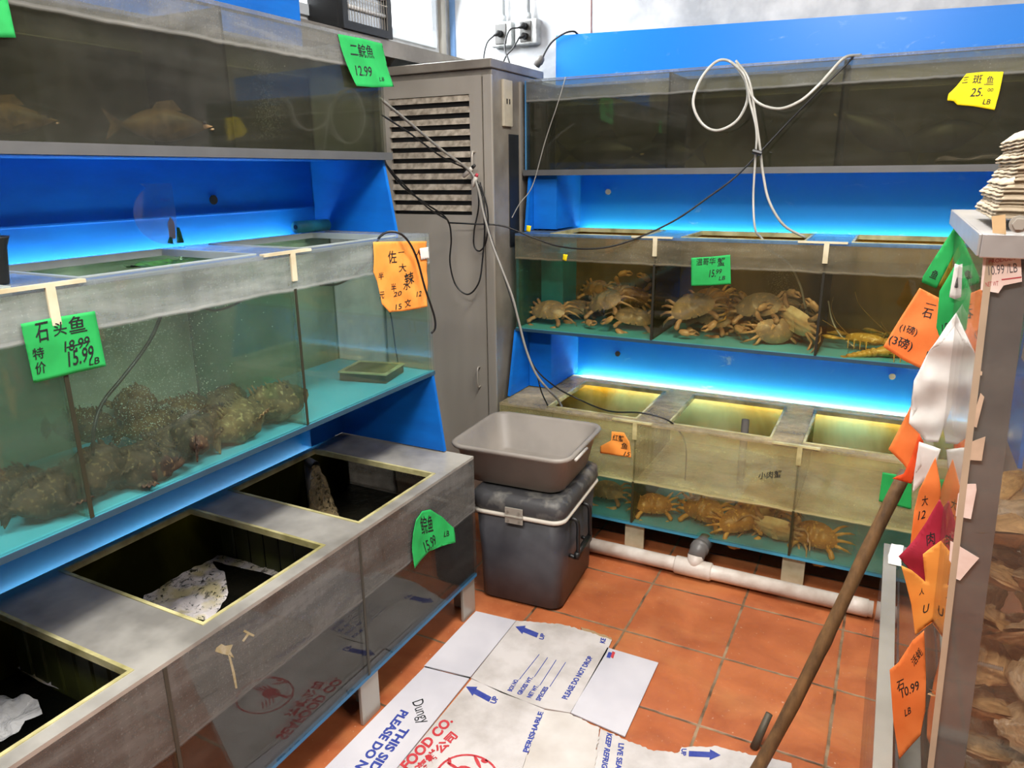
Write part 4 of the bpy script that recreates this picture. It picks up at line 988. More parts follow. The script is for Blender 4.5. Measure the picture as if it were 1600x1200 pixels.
# ------------------------------------------------------------------ crabs
def shell_m(name, a, b, spot=None):
    t = NT(name); pos = t.pos()
    n = t.noise(14, 4, .6, vec=pos); col = t.mixc(t.ramp(n, .35, .65), lin(a), lin(b))
    if spot: col = t.mixc(t.ramp(t.noise(70, 3, .6, vec=pos), .55, .68), col, lin(spot))
    return t.done(t.bsdf(col, .38, 0, t.bump(t.noise(90, 2, vec=pos), .3, .002)))
def crab_proto(top, top2, limb, limb2, belly):
    M1 = shell_m('carapace_' + top, top, top2, limb); M2 = shell_m('limb_' + limb, limb, limb2); M3 = shell_m('belly_' + belly, belly, limb)
    r = thing('crab', 'crab', 'crab')
    W, D = .088, .055
    def outl(a):
        c, s_ = math.cos(a), math.sin(a)
        x = W * (abs(c) ** .8) * (1 if c > 0 else -1)
        y = D * (abs(s_) ** .85) * (1 if s_ > 0 else -1)
        if s_ < 0: y *= 1.05; x *= 1 - .28 * abs(s_)
        else:
            y *= .82; k = 1 + .022 * math.cos(30 * a) * (abs(c) > .25); x *= k; y *= k
        return x, y
    def dome(u, v):
        a = 2 * PI * u; x, y = outl(a); rad = v
        z = .026 * (1 - rad ** 2.6) + .0025 * math.sin(x * rad * 110) * (1 - rad) * 2 + .002 * nz((x * rad, y * rad, 0), 60)
        return (x * rad, y * rad, z)
    MB().grid(dome, 60, 10, closed=True).obj('carapace', M1, r, smooth=True)
    def bel(u, v):
        a = 2 * PI * u; x, y = outl(a); rad = v
        groove = .003 * (abs(math.sin(y * rad * 130)) ** 2) * (1 - rad)
        return (x * rad * .97, y * rad * .97, -.018 * (1 - rad ** 3) + groove)
    b = MB().grid(bel, 40, 8, closed=True)
    b.add([(-.012, -.045, -.016), (.012, -.045, -.016), (.003, .01, -.0215), (-.003, .01, -.0215)], [(0, 1, 2, 3)])
    b.obj('underside', M3, r, smooth=True)
    for sx in (-1, 1):
        e = MB().tube([(sx * .012, .043, .006), (sx * .013, .050, .010)], .0022, 6); e.ball((sx * .013, .051, .0115), .003, .003, .003, 8, 6)
        e.obj('eye', M_BLACKP, r, smooth=True)
        for k, (ay, ang, ln) in enumerate(((.016, 8, 1.05), (.000, -8, 1.15), (-.016, -26, 1.1), (-.028, -48, .9))):
            a = math.radians(ang); dx, dy = math.cos(a) * sx, math.sin(a)
            p0 = Vector((sx * .055, ay * .9, -.006)); R_ = lambda d, z: p0 + Vector((dx * d * ln, dy * d * ln, z))
            pts = [p0, R_(.022, .004), R_(.042, .010), R_(.047, .006), R_(.064, -.016), R_(.067, -.024), R_(.076, -.060)]
            MB().tube(pts, [.006, .007, .006, .0045, .0052, .0038, .0010], 8, flat=.7).obj('leg', M2, r, smooth=True)
        p0 = Vector((sx * .050, .030, -.006))
        arm = MB().tube([p0, p0 + Vector((sx * .020, .018, .002)), p0 + Vector((sx * .030, .036, .006)), p0 + Vector((sx * .026, .044, .004))], [.008, .010, .011, .008], 10, flat=.8)
        ph = p0 + Vector((sx * .022, .050, .002))
        arm.tube([ph, ph + Vector((-sx * .012, .010, 0)), ph + Vector((-sx * .030, .018, -.002)), ph + Vector((-sx * .036, .018, -.002))], [.008, .014, .015, .011], 12, flat=.62)
        q0 = ph + Vector((-sx * .030, .016, -.002))
        arm.tube([q0 + Vector((0, .006, 0)), q0 + Vector((-sx * .018, .012, .0)), q0 + Vector((-sx * .034, .004, 0))], [.007, .0055, .0015], 8)
        arm.tube([q0 + Vector((0, -.006, 0)), q0 + Vector((-sx * .018, -.006, .0)), q0 + Vector((-sx * .032, .000, 0))], [.007, .0055, .0015], 8)
        arm.obj('claw', M2, r, smooth=True)
    return r
CR = {'brown': crab_proto('8d7b72', 'ab9272', 'c9a27a', '94705a', 'ead9b4'), 'amber': crab_proto('b5824a', '93622f', 'e0b066', 'b07838', 'f2e0a8')}
used = set()
def crab(kind, p, rot, label, group, sc=1.0):
    o = CR[kind] if kind not in used else copy_tree(CR[kind])
    used.add(kind)
    rx = -30 - .6 * rot[0] if rot[0] < 60 else 78
    rot = (rx, rot[1], rot[2]); sc *= 1.12; p = Vector(p)
    p.z = max(p.z, (.918 if p.z > .8 else .146) + .062 * sc)
    o.location = p; o.rotation_euler = tuple(math.radians(a) for a in rot); o.scale = (sc, sc, sc)
    o['label'] = label; o['category'] = 'crab'; o['group'] = group
g1 = 'crabs in the middle crab tank'
for kind, px, py, Y, rot, sc, lab in (
    ('brown', 857, 487, 3.06, (28, 0, 172), .92, 'brown crab alone at the cabinet end of the middle crab tank'),
    ('brown', 945, 471, 3.08, (34, 14, 160), .98, 'brown crab tilted with its shell up in the first compartment of the middle tank'),
    ('brown', 903, 490, 3.20, (10, 0, 205), .85, 'dark crab low down between the two big brown crabs'),
    ('amber', 985, 462, 3.24, (150, 10, 20), .9, 'yellow crab lying on its back beside the first dark divider'),
    ('brown', 990, 497, 3.09, (20, -8, 200), .86, 'brown crab crouching under the yellow one beside the first divider'),
    ('amber', 930, 452, 3.28, (30, 0, 150), .85, 'amber crab half hidden behind the tilted brown crab'),
    ('brown', 1082, 480, 3.05, (50, 18, 195), .95, 'brown crab standing on long legs at the start of the second compartment'),
    ('brown', 1112, 495, 3.16, (24, -10, 170), .9, 'brown crab behind the one standing on long legs'),
    ('amber', 1108, 467, 3.27, (40, 10, 190), .85, 'yellow crab on top at the back of the second compartment'),
    ('amber', 1150, 488, 3.20, (120, 20, 60), .8, 'yellow crab with tangled claws in the middle of the second compartment'),
    ('brown', 1185, 478, 3.11, (36, 8, 168), 1.0, 'largest brown crab raised at the centre of the second compartment'),
    ('brown', 1212, 520, 3.06, (160, 0, 30), .88, 'pale bellied crab on its back by the second divider'),
    ('brown', 1246, 500, 3.06, (130, -20, 150), .95, 'crab showing its pale belly against the second divider'),
    ('brown', 1225, 484, 3.25, (30, 0, 150), .9, 'dark crab leaning at the back corner by the second divider'),
    ('brown', 1165, 512, 3.20, (5, 0, 90), .8, 'dark crab at the bottom below the largest brown crab'),):
    crab(kind, atY(px, py, Y), rot, lab, g1, sc)
g2 = 'crabs in the amber tank'
for kind, px, py, Y, rot, sc, lab in (
    ('amber', 1021, 803, 2.87, (35, 0, 200), .80, 'orange crab by itself above the first leg of the amber tank'),
    ('amber', 1112, 775, 3.05, (120, 0, 170), .95, 'crab showing its pale belly at the back beside the standpipe'),
    ('amber', 1098, 812, 2.89, (40, 0, 165), .95, 'orange crab in front of the pale bellied one'),
    ('amber', 1153, 829, 2.86, (45, 10, 210), .85, 'orange crab at the foot of the standpipe'),
    ('amber', 1190, 803, 3.02, (25, 0, 180), 1.0, 'orange crab behind the standpipe with its shell up'),
    ('brown', 1212, 838, 2.86, (110, 0, 170), .95, 'pale bellied crab against the front glass of the amber tank'),
    ('brown', 1183, 818, 2.93, (70, 10, 200), .9, 'brown crab wedged between the others in the amber tank'),
    ('amber', 1271, 851, 2.86, (45, 0, 170), .90, 'orange crab by itself in the last compartment of the amber tank'),
    ('brown', 948, 770, 2.92, (20, 0, 180), .8, 'dark crab behind the cooler in the amber tank'),):
    crab(kind, atY(px, py, Y), rot, lab, g2, sc)

# lobsters in the last compartment
def lobster():
    r = thing('lobster', 'lobster', 'lobster'); m = shell_m('lobster_shell', 'c9a548', '96702a', 'e8cf86')
    MB().ball((0, 0, 0), .075, .026, .024, 20, 12, lambda p: Vector((p.x, p.y * (1 - .25 * p.x / .075), p.z))).obj('carapace', m, r, smooth=True)
    t_ = MB()
    for k in range(6): t_.ball((-.075 - .017 * k, 0, -.002 - .002 * k), .014, .022 - .0018 * k, .017 - .0015 * k, 14, 8)
    t_.obj('tail', m, r, smooth=True)
    f = MB()
    for a in (-40, -18, 0, 18, 40):
        d = Vector((-math.cos(math.radians(a)), math.sin(math.radians(a)), -.1)); p = Vector((-.170, 0, -.013)); f.tube([p, p + d * .02, p + d * .04], [.005, .010, .004], 8, flat=.25)
    f.obj('tail_fan', m, r, smooth=True)
    for s_ in (-1, 1):
        MB().tube(smooth_path([(.07, s_ * .008, .01), (.13, s_ * .04, .05), (.17, s_ * .09, .09), (.18, s_ * .13, .13)], 5), .0014, 6).obj('antenna', m, r, smooth=True)
        MB().tube([(.05, s_ * .02, -.005), (.08, s_ * .045, 0), (.10, s_ * .05, 0), (.13, s_ * .045, 0), (.16, s_ * .032, 0)], [.007, .008, .014, .015, .003], 10, flat=.6).obj('claw', m, r, smooth=True)
        for k in range(4):
            x = .04 - .022 * k; MB().tube([(x, s_ * .02, -.008), (x + .005, s_ * .055, .002), (x - .004, s_ * .08, -.026)], [.0035, .003, .001], 6).obj('leg', m, r, smooth=True)
    return r
lo = lobster()
for i, (px, py, Y, rot, lab) in enumerate(((1352, 530, 3.08, (0, 0, 165), 'yellowish lobster nearest the second divider in the middle tank'), (1398, 548, 3.02, (0, -4, 20), 'yellowish lobster against the front glass of the third compartment'), (1412, 528, 3.22, (20, 0, 150), 'yellowish lobster at the back behind the orange tag'))):
    o = lo if i == 0 else copy_tree(lo)
    o.location = atY(px, py, Y); o.rotation_euler = tuple(math.radians(a) for a in rot); o['label'] = lab; o['group'] = 'lobsters in the third compartment'

# ------------------------------------------------------------------ stonefish
def stonefish(k):
    r = thing('stonefish', 'fish', 'fish'); m = shell_m('stonefish_skin_%d' % k, ('4a3626', '75603e')[k], ('1d150f', '43351f')[k], ('6f5a3c', '9a885c')[k])
    m.node_tree.nodes['Principled BSDF'].inputs['Roughness'].default_value = .8
    def body(p):
        f = (p.x + .135) / .27
        t_ = .42 + .9 * math.sin(min(1, max(0, f)) ** .8 * PI * .62 + .25)
        p = Vector((p.x, p.y * t_, p.z * t_))
        d = p.normalized() * (.014 * nz(p, 26, k * 7) + .008 * nz(p, 60, k * 3)); return p + d
    MB().ball((0, 0, 0), .145, .052, .044, 60, 34, body).obj('body', m, r, smooth=True)
    d = MB()
    for i in range(9):
        x = -.07 + .018 * i; d.tube([(x, 0, .035), (x - .006, 0, .058), (x - .012, .002, .068 + .006 * math.sin(i * 2))], [.009, .006, .002], 6)
    d.obj('dorsal_fin', m, r, smooth=True)
    def fan(c, ang, s_, ln=.055, tilt=0):
        mb = MB()
        def g(u, v):
            a = math.radians(ang + (u - .5) * 110); rr = ln * (.15 + .85 * v) * (1 + .06 * math.cos(u * 40))
            return Vector(c) + Vector((math.cos(a) * rr, s_ * abs(math.sin(a)) * rr if s_ else 0.002 * math.sin(u * 30), math.sin(a) * rr * (.35 if s_ else 1) + .004 * math.sin(u * 38)))
        mb.grid(g, 22, 5); return mb
    for s_ in (-1, 1): fan((.03, s_ * .05, -.012), 120, s_).obj('pectoral_fin', m, r, smooth=True, solid=.003)
    fan((-.13, 0, 0), 180, 0, .05).obj('tail_fin', m, r, smooth=True, solid=.003)
    MB().tube([(.128, -.022, .010), (.142, 0, .013), (.128, .022, .010)], .007, 8).obj('mouth', M_DARK, r, smooth=True)
    for s_ in (-1, 1): MB().ball((.075, s_ * .022, .048), .007, .007, .007, 10, 8).obj('eye', M_BLACKP, r, smooth=True)
    return r
SF = [stonefish(0), stonefish(1)]; usedf = set()
turn = [35, -20, 48, -42, 10, 62, -30, 25, -55, 40, 0, 55, -35, 20]; sfi = 0
for k, px, py, X, rot, sc, lab in (
    (0, 82, 770, -1.47, (0, 0, 60), .88, 'round dark stonefish alone in the compartment below the green card'),
    (0, 18, 770, -1.56, (0, 0, 120), .8, 'dark stonefish at the picture edge beside the round one'),
    (0, 150, 742, -1.47, (0, 0, 75), .9, 'dark stonefish first in the heap against the divider'),
    (0, 215, 730, -1.46, (10, 0, 100), .9, 'dark stonefish with a raised fin in the heap against the glass'),
    (0, 265, 700, -1.50, (0, -10, 60), .85, 'brown stonefish facing out with its round mouth in the heap'),
    (0, 300, 688, -1.46, (0, 0, 85), .85, 'brown stonefish low against the glass in the middle of the heap'),
    (0, 330, 668, -1.55, (0, 0, 120), .85, 'dark stonefish at the back of the middle of the heap'),
    (1, 372, 662, -1.47, (0, -8, 80), .95, 'light brown stonefish with a wide tail fin near the second divider'),
    (1, 428, 635, -1.49, (0, -10, 95), .95, 'rusty stonefish with a crusty head against the second divider'),
    (1, 352, 628, -1.66, (0, 0, 60), .8, 'dusky stonefish behind the heap near the second divider'),
    (1, 130, 668, -1.68, (0, 0, 40), .72, 'pale stonefish lying apart at the back behind the air hose'),
    (1, 212, 640, -1.72, (0, 0, 80), .85, 'pale stonefish at the back within the cloud of bubbles'),
    (1, 240, 665, -1.64, (0, 0, 110), .8, 'pale stonefish in front of the one within the bubbles'),
    (1, 292, 648, -1.69, (0, 0, 70), .8, 'pale stonefish at the back of the heap beside the bubbles')):
    o = SF[k] if k not in usedf else copy_tree(SF[k]); usedf.add(k)
    p = atX(px, py, X); p.z = max(p.z, .931 + .045 * sc) + .006 * (sfi % 3)
    rot = (rot[0] + (12, -15, 5)[sfi % 3], rot[1], rot[2] + turn[sfi]); sfi += 1
    o.location = p; o.rotation_euler = tuple(math.radians(a) for a in rot); o.scale = (sc * .70, sc * .84, sc * .92)
    o['label'] = lab; o['group'] = 'stonefish in the clear tank'

# ------------------------------------------------------------------ fish in the murky tanks
def fish(col, c2):
    r = thing('fish', 'fish', 'fish'); m = shell_m('fish_skin_' + col, col, c2)
    def b(p):
        f = (p.x + .17) / .34; t_ = max(.14, math.sin(PI * min(1, max(0, f)) ** .75) ** .7)
        return Vector((p.x, p.y * t_, p.z * t_ * 1.05))
    MB().ball((0, 0, 0), .17, .038, .060, 36, 18, b).obj('body', m, r, smooth=True)
    MB().prism([(-.15, 0), (-.225, .06), (-.20, 0), (-.225, -.06)], 'y', -.0015, .0015).obj('tail_fin', m, r)
    MB().prism([(-.06, .045), (-.03, .085), (.03, .095), (.06, .055)], 'y', -.0015, .0015).obj('dorsal_fin', m, r)
    for s_ in (-1, 1):
        MB().ball((.135, s_ * .018, .012), .007, .004, .007, 10, 8).obj('eye', M_BLACKP, r, smooth=True)
        MB().prism([(.06, -.01), (.0, -.035), (.02, .01)], 'y', s_ * .036, s_ * .039).obj('pectoral_fin', m, r)
    MB().tube([(.160, -.012, -.012), (.170, 0, -.010), (.160, .012, -.012)], .004, 8).obj('mouth', plain('fish_lip', 'c2a884', .5), r, smooth=True)
    return r
F = {'tan': fish('b08c62', '5c4630'), 'dark': fish('23231c', '12130f')}; uf = set()
for k, p, rot, sc, lab in (
    ('tan', atX(262, 196, -1.60), (0, 0, 62), .62, 'tan fish with a round mouth near the bottom of the top side wall tank'),
    ('tan', atX(14, 186, -1.60), (0, 0, 62), .5, 'tan fish head at the picture edge low in the top side wall tank'),
    ('dark', atY(945, 238, 3.15), (0, 0, 5), 1.0, 'dark fish resting at the cabinet end of the top back wall tank'),
    ('dark', atY(1035, 240, 3.2), (0, 0, 172), .9, 'dark fish resting beside the clear hose at the top tank bottom'),
    ('dark', atY(1365, 205, 3.15), (0, -28, 185), .9, 'dark fish swimming slantwise under the yellow price card'),
    ('dark', atY(1465, 215, 3.18), (0, 12, 175), .9, 'dark fish swimming near the stack of egg trays'),
    ('dark', atX(470, 1010, -1.33), (0, 0, 80), .9, 'dark fish close to the front glass of the lowest side wall tank'),
    ('dark', atX(620, 905, -1.34), (0, 0, 100), .8, 'dark fish under the wilted green card in the lowest tank')):
    o = F[k] if k not in uf else copy_tree(F[k]); uf.add(k)
    o.location = p; o.rotation_euler = tuple(math.radians(a) for a in rot); o.scale = (sc,) * 3; o['label'] = lab; o['group'] = 'fish in the murky tanks'

# ------------------------------------------------------------------ foam, falling water, bubbles
def foam_mat():
    t = NT('foam'); pos = t.pos(False); n = t.noise(38, 6, .75, vec=pos, dist=1.5); n2 = t.noise(9, 3, .6, vec=pos, stretch=(1.8, .6, 1), dist=2)
    col = t.mixc(t.ramp(t.noise(12, 3, vec=pos), .45, .6), lin('f1e9e6'), lin('d8cc9e'))
    b = t.bsdf(col, .35, 0, t.bump(n, .8, .01))
    a = t.math('MULTIPLY', t.ramp(n, .40, .44, .05, 1), t.ramp(n2, .34, .40, .3, 1))
    return t.done(t.mix(a, t.transp((1, 1, 1, 1)), b))
M_FOAM = foam_mat(); ZW = .152 + .27
def foam(name, outline, label, cat='foam', h=.012):
    P = [atZ(a, b, ZW + .003) for a, b in outline]; c = sum(P, Vector()) / len(P)
    m = poly_mesh(P, 6)
    for v in m.v: v.z += h * (.5 + nz(v, 24)) 
    o = m.obj(name, M_FOAM, None, loc=c, world=True, smooth=True); tag(o, label, cat, kind='stuff')
foam('foam_patch', [(216, 880), (240, 876), (252, 884), (285, 868), (312, 862), (335, 872), (333, 884), (352, 900), (357, 930), (345, 955), (325, 970), (300, 972), (262, 958), (224, 940), (228, 925), (250, 915), (248, 892), (228, 886)], 'white foam floating under the middle hatch of the lowest side wall tank')
foam('foam_line', [(238, 836), (262, 838), (300, 852), (335, 868), (375, 876), (420, 888), (438, 897), (430, 902), (395, 892), (340, 880), (290, 862), (250, 846)], 'thin line of foam along the slotted divider of the lowest tank', h=.006)
foam('foam_line', [(-5, 1020), (20, 1028), (60, 1050), (88, 1070), (92, 1078), (60, 1066), (20, 1040), (-5, 1032)], 'thin foam line in the hatch at the picture corner', h=.006)
def jet():
    t_ = NT('falling_water'); pos = t_.pos(False); n = t_.noise(60, 5, .75, vec=pos, stretch=(1, 1, .35), dist=1)
    gl = t_.bsdf(t_.mixc(t_.ramp(n, .4, .6), lin('cbb892'), lin('8f7a55')), .15, 0, t_.bump(n, 1., .02))
    m = t_.done(t_.mix(t_.ramp(n, .42, .56), t_.transp((.9, .88, .8, 1)), gl))
    top = Vector((-1.74, 1.83, .60)); bot = Vector((-1.60, 1.70, ZW + .005))
    def g(u, v):
        c = top.lerp(bot, v) + Vector((0, 0, .03 * math.sin(PI * v))); rr = .018 + .055 * v ** 1.5
        a = 2 * PI * u; p = c + Vector((math.cos(a) * rr, math.sin(a) * rr * .8, 0)); return p + Vector((nz(p, 40), nz(p, 40, 3), 0)) * .012
    o = MB().grid(g, 26, 20, closed=True).obj('water_jet', m, None, loc=bot, world=True, smooth=True)
    tag(o, 'column of falling water splashing under the hatch nearest the steel cabinet', 'water', kind='stuff')
    o = MB().tube([(-1.80, 1.855, .60), (-1.735, 1.825, .605)], .016, 14, caps=False).tube([(-1.80, 1.855, .60), (-1.80, 1.855, .35)], .016, 14).obj('return_pipe', M_GPVC, None, loc=(-1.8, 1.855, .35), world=True, smooth=True)
    tag(o, 'grey pipe pouring water under the hatch nearest the steel cabinet', 'pipe')
jet()
# bubbles
rb = random.Random(5); mb = MB()
icov = [(0, 0, 1), (1, 0, 0), (0, 1, 0), (-1, 0, 0), (0, -1, 0), (0, 0, -1)]; icof = [(0, 1, 2), (0, 2, 3), (0, 3, 4), (0, 4, 1), (5, 2, 1), (5, 3, 2), (5, 4, 3), (5, 1, 4)]
def bubbles(n, fn, r0, r1):
    for _ in range(n):
        p = fn(); r = rb.uniform(r0, r1); mb.add([Vector(v) * r + p for v in icov], icof)
def cloud():
    z = rb.uniform(.96, 1.30); sp = .05 + .10 * (z - .96)
    return Vector((rb.gauss(-1.58, sp * .8), 1.08 + (1.2 - z) * .1 + rb.gauss(0, sp * 1.6), z)) 
bubbles(2200, lambda: Vector((max(-1.8, min(-1.42, c.x)), max(.84, min(1.42, c.y)), c.z)) if (c := cloud()) else None, .0008, .0018)
o = mb.obj('bubble_cloud', plain('bubble_white', 'c9d6c4', .3), None, loc=(-1.58, 1.08, .96), world=True)
tag(o, 'cloud of fine air bubbles rising over the stonefish heap', 'bubbles', kind='stuff')
mb = MB()
bubbles(500, lambda: Vector((rb.gauss(-.40, .025), rb.gauss(3.2, .02), rb.uniform(1.05, 1.22))), .0008, .0016)
o = mb.obj('bubble_cloud', plain('bubble_amber', 'b9a878', .3), None, loc=(-.4, 3.2, 1.05), world=True)
tag(o, 'faint column of bubbles over the crabs in the second compartment', 'bubbles', kind='stuff')

mb = MB()
bubbles(900, lambda: Vector((rb.gauss(-1.62, .02), 1.64 + rb.gauss(0, .022), rb.uniform(1.70, 1.91))), .0008, .0018)
o = mb.obj('bubble_cloud', plain('bubble_grey', 'a9ada0', .3), None, loc=(-1.62, 1.64, 1.7), world=True)
tag(o, 'column of bubbles in the murky top tank beside the steel cabinet', 'bubbles', kind='stuff')

mk = plain('yellow_white_scum', 'aaa68f', .7, scale=60, c2='94895f')
st = MB()
for out in ([(338, 1012), (346, 1006), (352, 1009), (364, 1007), (360, 1017), (366, 1028), (357, 1024), (348, 1022), (336, 1018)], [(356, 1022), (360, 1024), (367, 1050), (371, 1075), (368, 1076), (363, 1052)],
            [(382, 984), (398, 992), (396, 995), (389, 992), (381, 1003), (378, 1001), (386, 990), (380, 987)]):
    P = [atX(a, b, -1.2395) for a, b in out]; st.add(P, [tuple(range(len(P)))])
st.obj('scum_mark', mk, t_lb, world=True)
# ------------------------------------------------------------------ small things
t = thing('filter_tray', 'square black framed filter tray on the turquoise floor of the stonefish tank', 'tray', (-1.54, 1.93, .932))
trm = MB().box(-.085, .085, -.075, .075, 0, .03); trm.obj('tray', plain('dark_tray', '22261c', .5), t, bevel=.003)
t.rotation_euler = (0, 0, math.radians(12)); 
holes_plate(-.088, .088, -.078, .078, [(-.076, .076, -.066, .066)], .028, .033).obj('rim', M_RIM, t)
MB().box(-.074, .074, -.064, .064, .0302, .0308).obj('sponge', plain('olive_sponge', '6d6438', .9, bump=.5), t)
t = thing('plastic_cup', 'black plastic cup cut by the picture edge on top of the stonefish tank', 'cup', (-1.50, .775, 1.408))
loft([(.05, .05, 0, .024), (.052, .052, .004, .025), (.066, .066, .07, .032), (.078, .078, .085, .038), (.080, .080, .088, .039), (.072, .072, .086, .035), (.06, .06, .07, .03), (.046, .046, .008, .022)], cap_t=True).obj('cup', M_BLACKP, t, smooth=True)
# clear half-round lid standing on edge
gm = glass_mat('clear_lid', (.88, .92, .96), (.25, .35, .5), .12, .12, None)
c0 = Vector((-1.822, 1.43, 1.50)); out = []
for k in range(25):
    a = PI / 2 + PI * k / 24; out.append((c0.y + .11 * math.cos(a) , c0.z + .085 * math.sin(a)))
out = [(c0.y + .02, 1.582), (c0.y - .075, 1.582), (c0.y - .06, 1.57)] + [p for p in out if p[1] < 1.565] + [(c0.y + .02, 1.415)]
t = thing('lid_plate', 'clear half round plastic plate standing against the blue board above the open tank', 'plate', (c0.x, c0.y, 1.415))
MB().prism([(p[0], p[1]) for p in out], 'x', c0.x, c0.x + .003).obj('plate', gm, t, world=True)
MB().prism([(c0.y - .012, 1.43), (c0.y + .008, 1.43), (c0.y + .010, 1.475), (c0.y, 1.49), (c0.y - .010, 1.475)], 'x', c0.x + .003, c0.x + .006).obj('paper_patch', plain('stained_paper', '8f8a9a', .7, c2='6d6a6a'), t, world=True)
MB().tube([(c0.x + .005, c0.y + .022, 1.418), (c0.x + .006, c0.y + .02, 1.46)], [.010, .004], 8).tube([(c0.x + .005, c0.y - .012, 1.418), (c0.x + .006, c0.y - .008, 1.435)], [.008, .004], 8).obj('moss', plain('green_moss', '1f5a3c', .9), t, world=True, smooth=True)
text_mb('POLY', (c0.x + .004, c0.y - .022, 1.535), (c0.x + .004, c0.y + .008, 1.533), (c0.x + .004, c0.y - .022, 1.542)).obj('print', plain('violet_print', '3a3a9a', .6), t, world=True)
t = thing('sponge_roll', 'small turquoise roll lying on the tank lid beside the blue side panel', 'roll', (-1.79, 1.96, 1.43))
MB().tube([(-1.79, 1.89, 1.432), (-1.79, 2.045, 1.430)], .020, 18).obj('roll', plain('turquoise_foam', '2f8fa0', .6, c2='1c6f80'), t, world=True, smooth=True)
MB().tube([(-1.79, 1.8895, 1.432), (-1.79, 1.8885, 1.432)], .008, 12).obj('core', M_DARK, t, world=True)
o = crumple([Vector((-1.70, 1.18, 1.385)), Vector((-1.62, 1.16, 1.39)), Vector((-1.58, 1.24, 1.385)), Vector((-1.62, 1.33, 1.39)), Vector((-1.71, 1.31, 1.385))], .014).obj('algae_clump', plain('green_algae', '3f7a2e', .6, c2='16240f', scale=30), None, loc=(-1.65, 1.25, 1.37), world=True, smooth=True)
tag(o, 'bright green algae clump floating under the stonefish tank hatch', 'algae')
bagm = NT('clear_bag'); gb = bagm.bsdf((.85, .85, .84, 1), .12, 0, bagm.bump(bagm.noise(14, 4, .7), .8, .02))
bagm = bagm.done(bagm.mix(.55, bagm.transp((.9, .92, .95, 1)), gb))
P = [atZ(a, b, ZW + .03) for a, b in ((-30, 1100), (10, 1090), (60, 1098), (68, 1122), (40, 1130), (20, 1160), (-40, 1180))]
m = poly_mesh(P, 6)
for v in m.v: v.z += .05 * abs(nz(v, 12)) + .01 * nz(v, 50)
o = m.obj('plastic_bag', bagm, None, loc=sum(P, Vector()) / 7, world=True, smooth=True); tag(o, 'crumpled clear plastic bag floating in the hatch at the picture corner', 'plastic bag')

# ------------------------------------------------------------------ hoses and cables
def D(l): return [atY(x, y, Y) for x, y, Y in l]
def X_(l): return [atX(x, y, X) for x, y, X in l]
hs = [(1345, 86, 3.12), (1320, 90, 3.04), (1298, 112, 3.03), (1280, 132, 3.0), (1250, 158, 2.98), (1215, 170, 2.98), (1180, 157, 2.99), (1162, 120, 3.0), (1142, 97, 3.02), (1120, 96, 3.02), (1096, 122, 3.01), (1083, 160, 3.0), (1096, 192, 3.0), (1120, 204, 3.0), (1150, 190, 3.0), (1167, 160, 3.0), (1166, 130, 3.0), (1150, 100, 3.01)]
wire('air_hose', 'clear air hose looped in a ring before the top back wall tank', 'hose', D(hs), .0055, M_HOSE)
wire('air_hose', 'thin clear hose running down from the ring into the second crab compartment', 'hose', D([(1140, 95, 3.01), (1163, 118, 2.99), (1172, 160, 2.985), (1182, 205, 2.98), (1180, 250, 2.98), (1177, 310, 2.98), (1180, 358, 2.96), (1190, 372, 2.99), (1202, 391, 3.0), (1232, 412, 3.02), (1250, 445, 3.04), (1258, 478, 3.05), (1263, 492, 3.06)]), .0042, M_HOSE)
wire('air_hose', 'clear hose hanging from the ring to the middle tank lid', 'hose', D([(1150, 95, 3.02), (1170, 125, 2.995), (1180, 180, 2.99), (1188, 235, 2.985), (1192, 270, 2.985), (1202, 315, 2.985), (1225, 352, 3.0), (1258, 371, 3.04)]), .005, M_HOSE)
o = MB().tube([atY(1176, 236, 2.965), atY(1190, 240, 2.965)], .009, 8).obj('cable_tie', M_WIRE, None, loc=atY(1183, 238, 2.965), world=True); tag(o, 'black tie holding the clear hoses together', 'cable tie')
wire('air_hose', 'thin pale hose end curling among the lobsters', 'hose', D([(1294, 470, 3.10), (1300, 500, 3.10), (1314, 525, 3.08), (1336, 543, 3.06)]), .0032, M_HOSE)
wire('power_cable', 'long black cable drooping from the louvred cabinet across to the top tank corner', 'cable', D([(700, 348, 2.72), (740, 350, 2.74), (785, 353, 2.80), (830, 370, 2.86), (870, 384, 2.88), (915, 389, 2.88), (960, 384, 2.90), (1010, 366, 2.93), (1060, 341, 2.96), (1110, 306, 2.98), (1145, 280, 2.99), (1180, 246, 3.0), (1225, 198, 3.02), (1280, 142, 3.03), (1325, 98, 3.05), (1335, 86, 3.10)]), .0035, M_WIRE)
wire('power_cable', 'thick grey cable slanting past the louvres down into the amber tank hatch', 'cable', D([(591, 152, 2.2), (640, 192, 2.4), (690, 234, 2.6), (733, 266, 2.74), (746, 292, 2.74), (755, 332, 2.74), (768, 378, 2.73), (782, 415, 2.71), (800, 462, 2.70), (810, 500, 2.70), (822, 546, 2.70), (838, 585, 2.71), (858, 610, 2.76), (872, 625, 2.84), (882, 645, 2.88)]), .0052, M_WIREG)
wire('power_cable', 'black cable running beside the grey one from the cabinet handle to the amber tank', 'cable', D([(597, 180, 2.22), (640, 208, 2.42), (690, 245, 2.62), (734, 268, 2.75), (752, 300, 2.76), (760, 345, 2.75), (772, 385, 2.74), (790, 440, 2.73), (806, 490, 2.72), (818, 535, 2.72), (836, 575, 2.72), (866, 603, 2.76), (900, 622, 2.84), (950, 642, 2.80), (1000, 645, 2.79), (1040, 655, 2.80), (1060, 672, 2.84), (1072, 700, 2.86), (1070, 760, 2.88)]), .0034, M_WIRE)
wire('power_cable', 'black cable ending at the amber tank lid beside the blue column', 'cable', D([(832, 570, 2.735), (840, 590, 2.74), (846, 612, 2.78), (856, 634, 2.82)]), .003, M_WIRE)
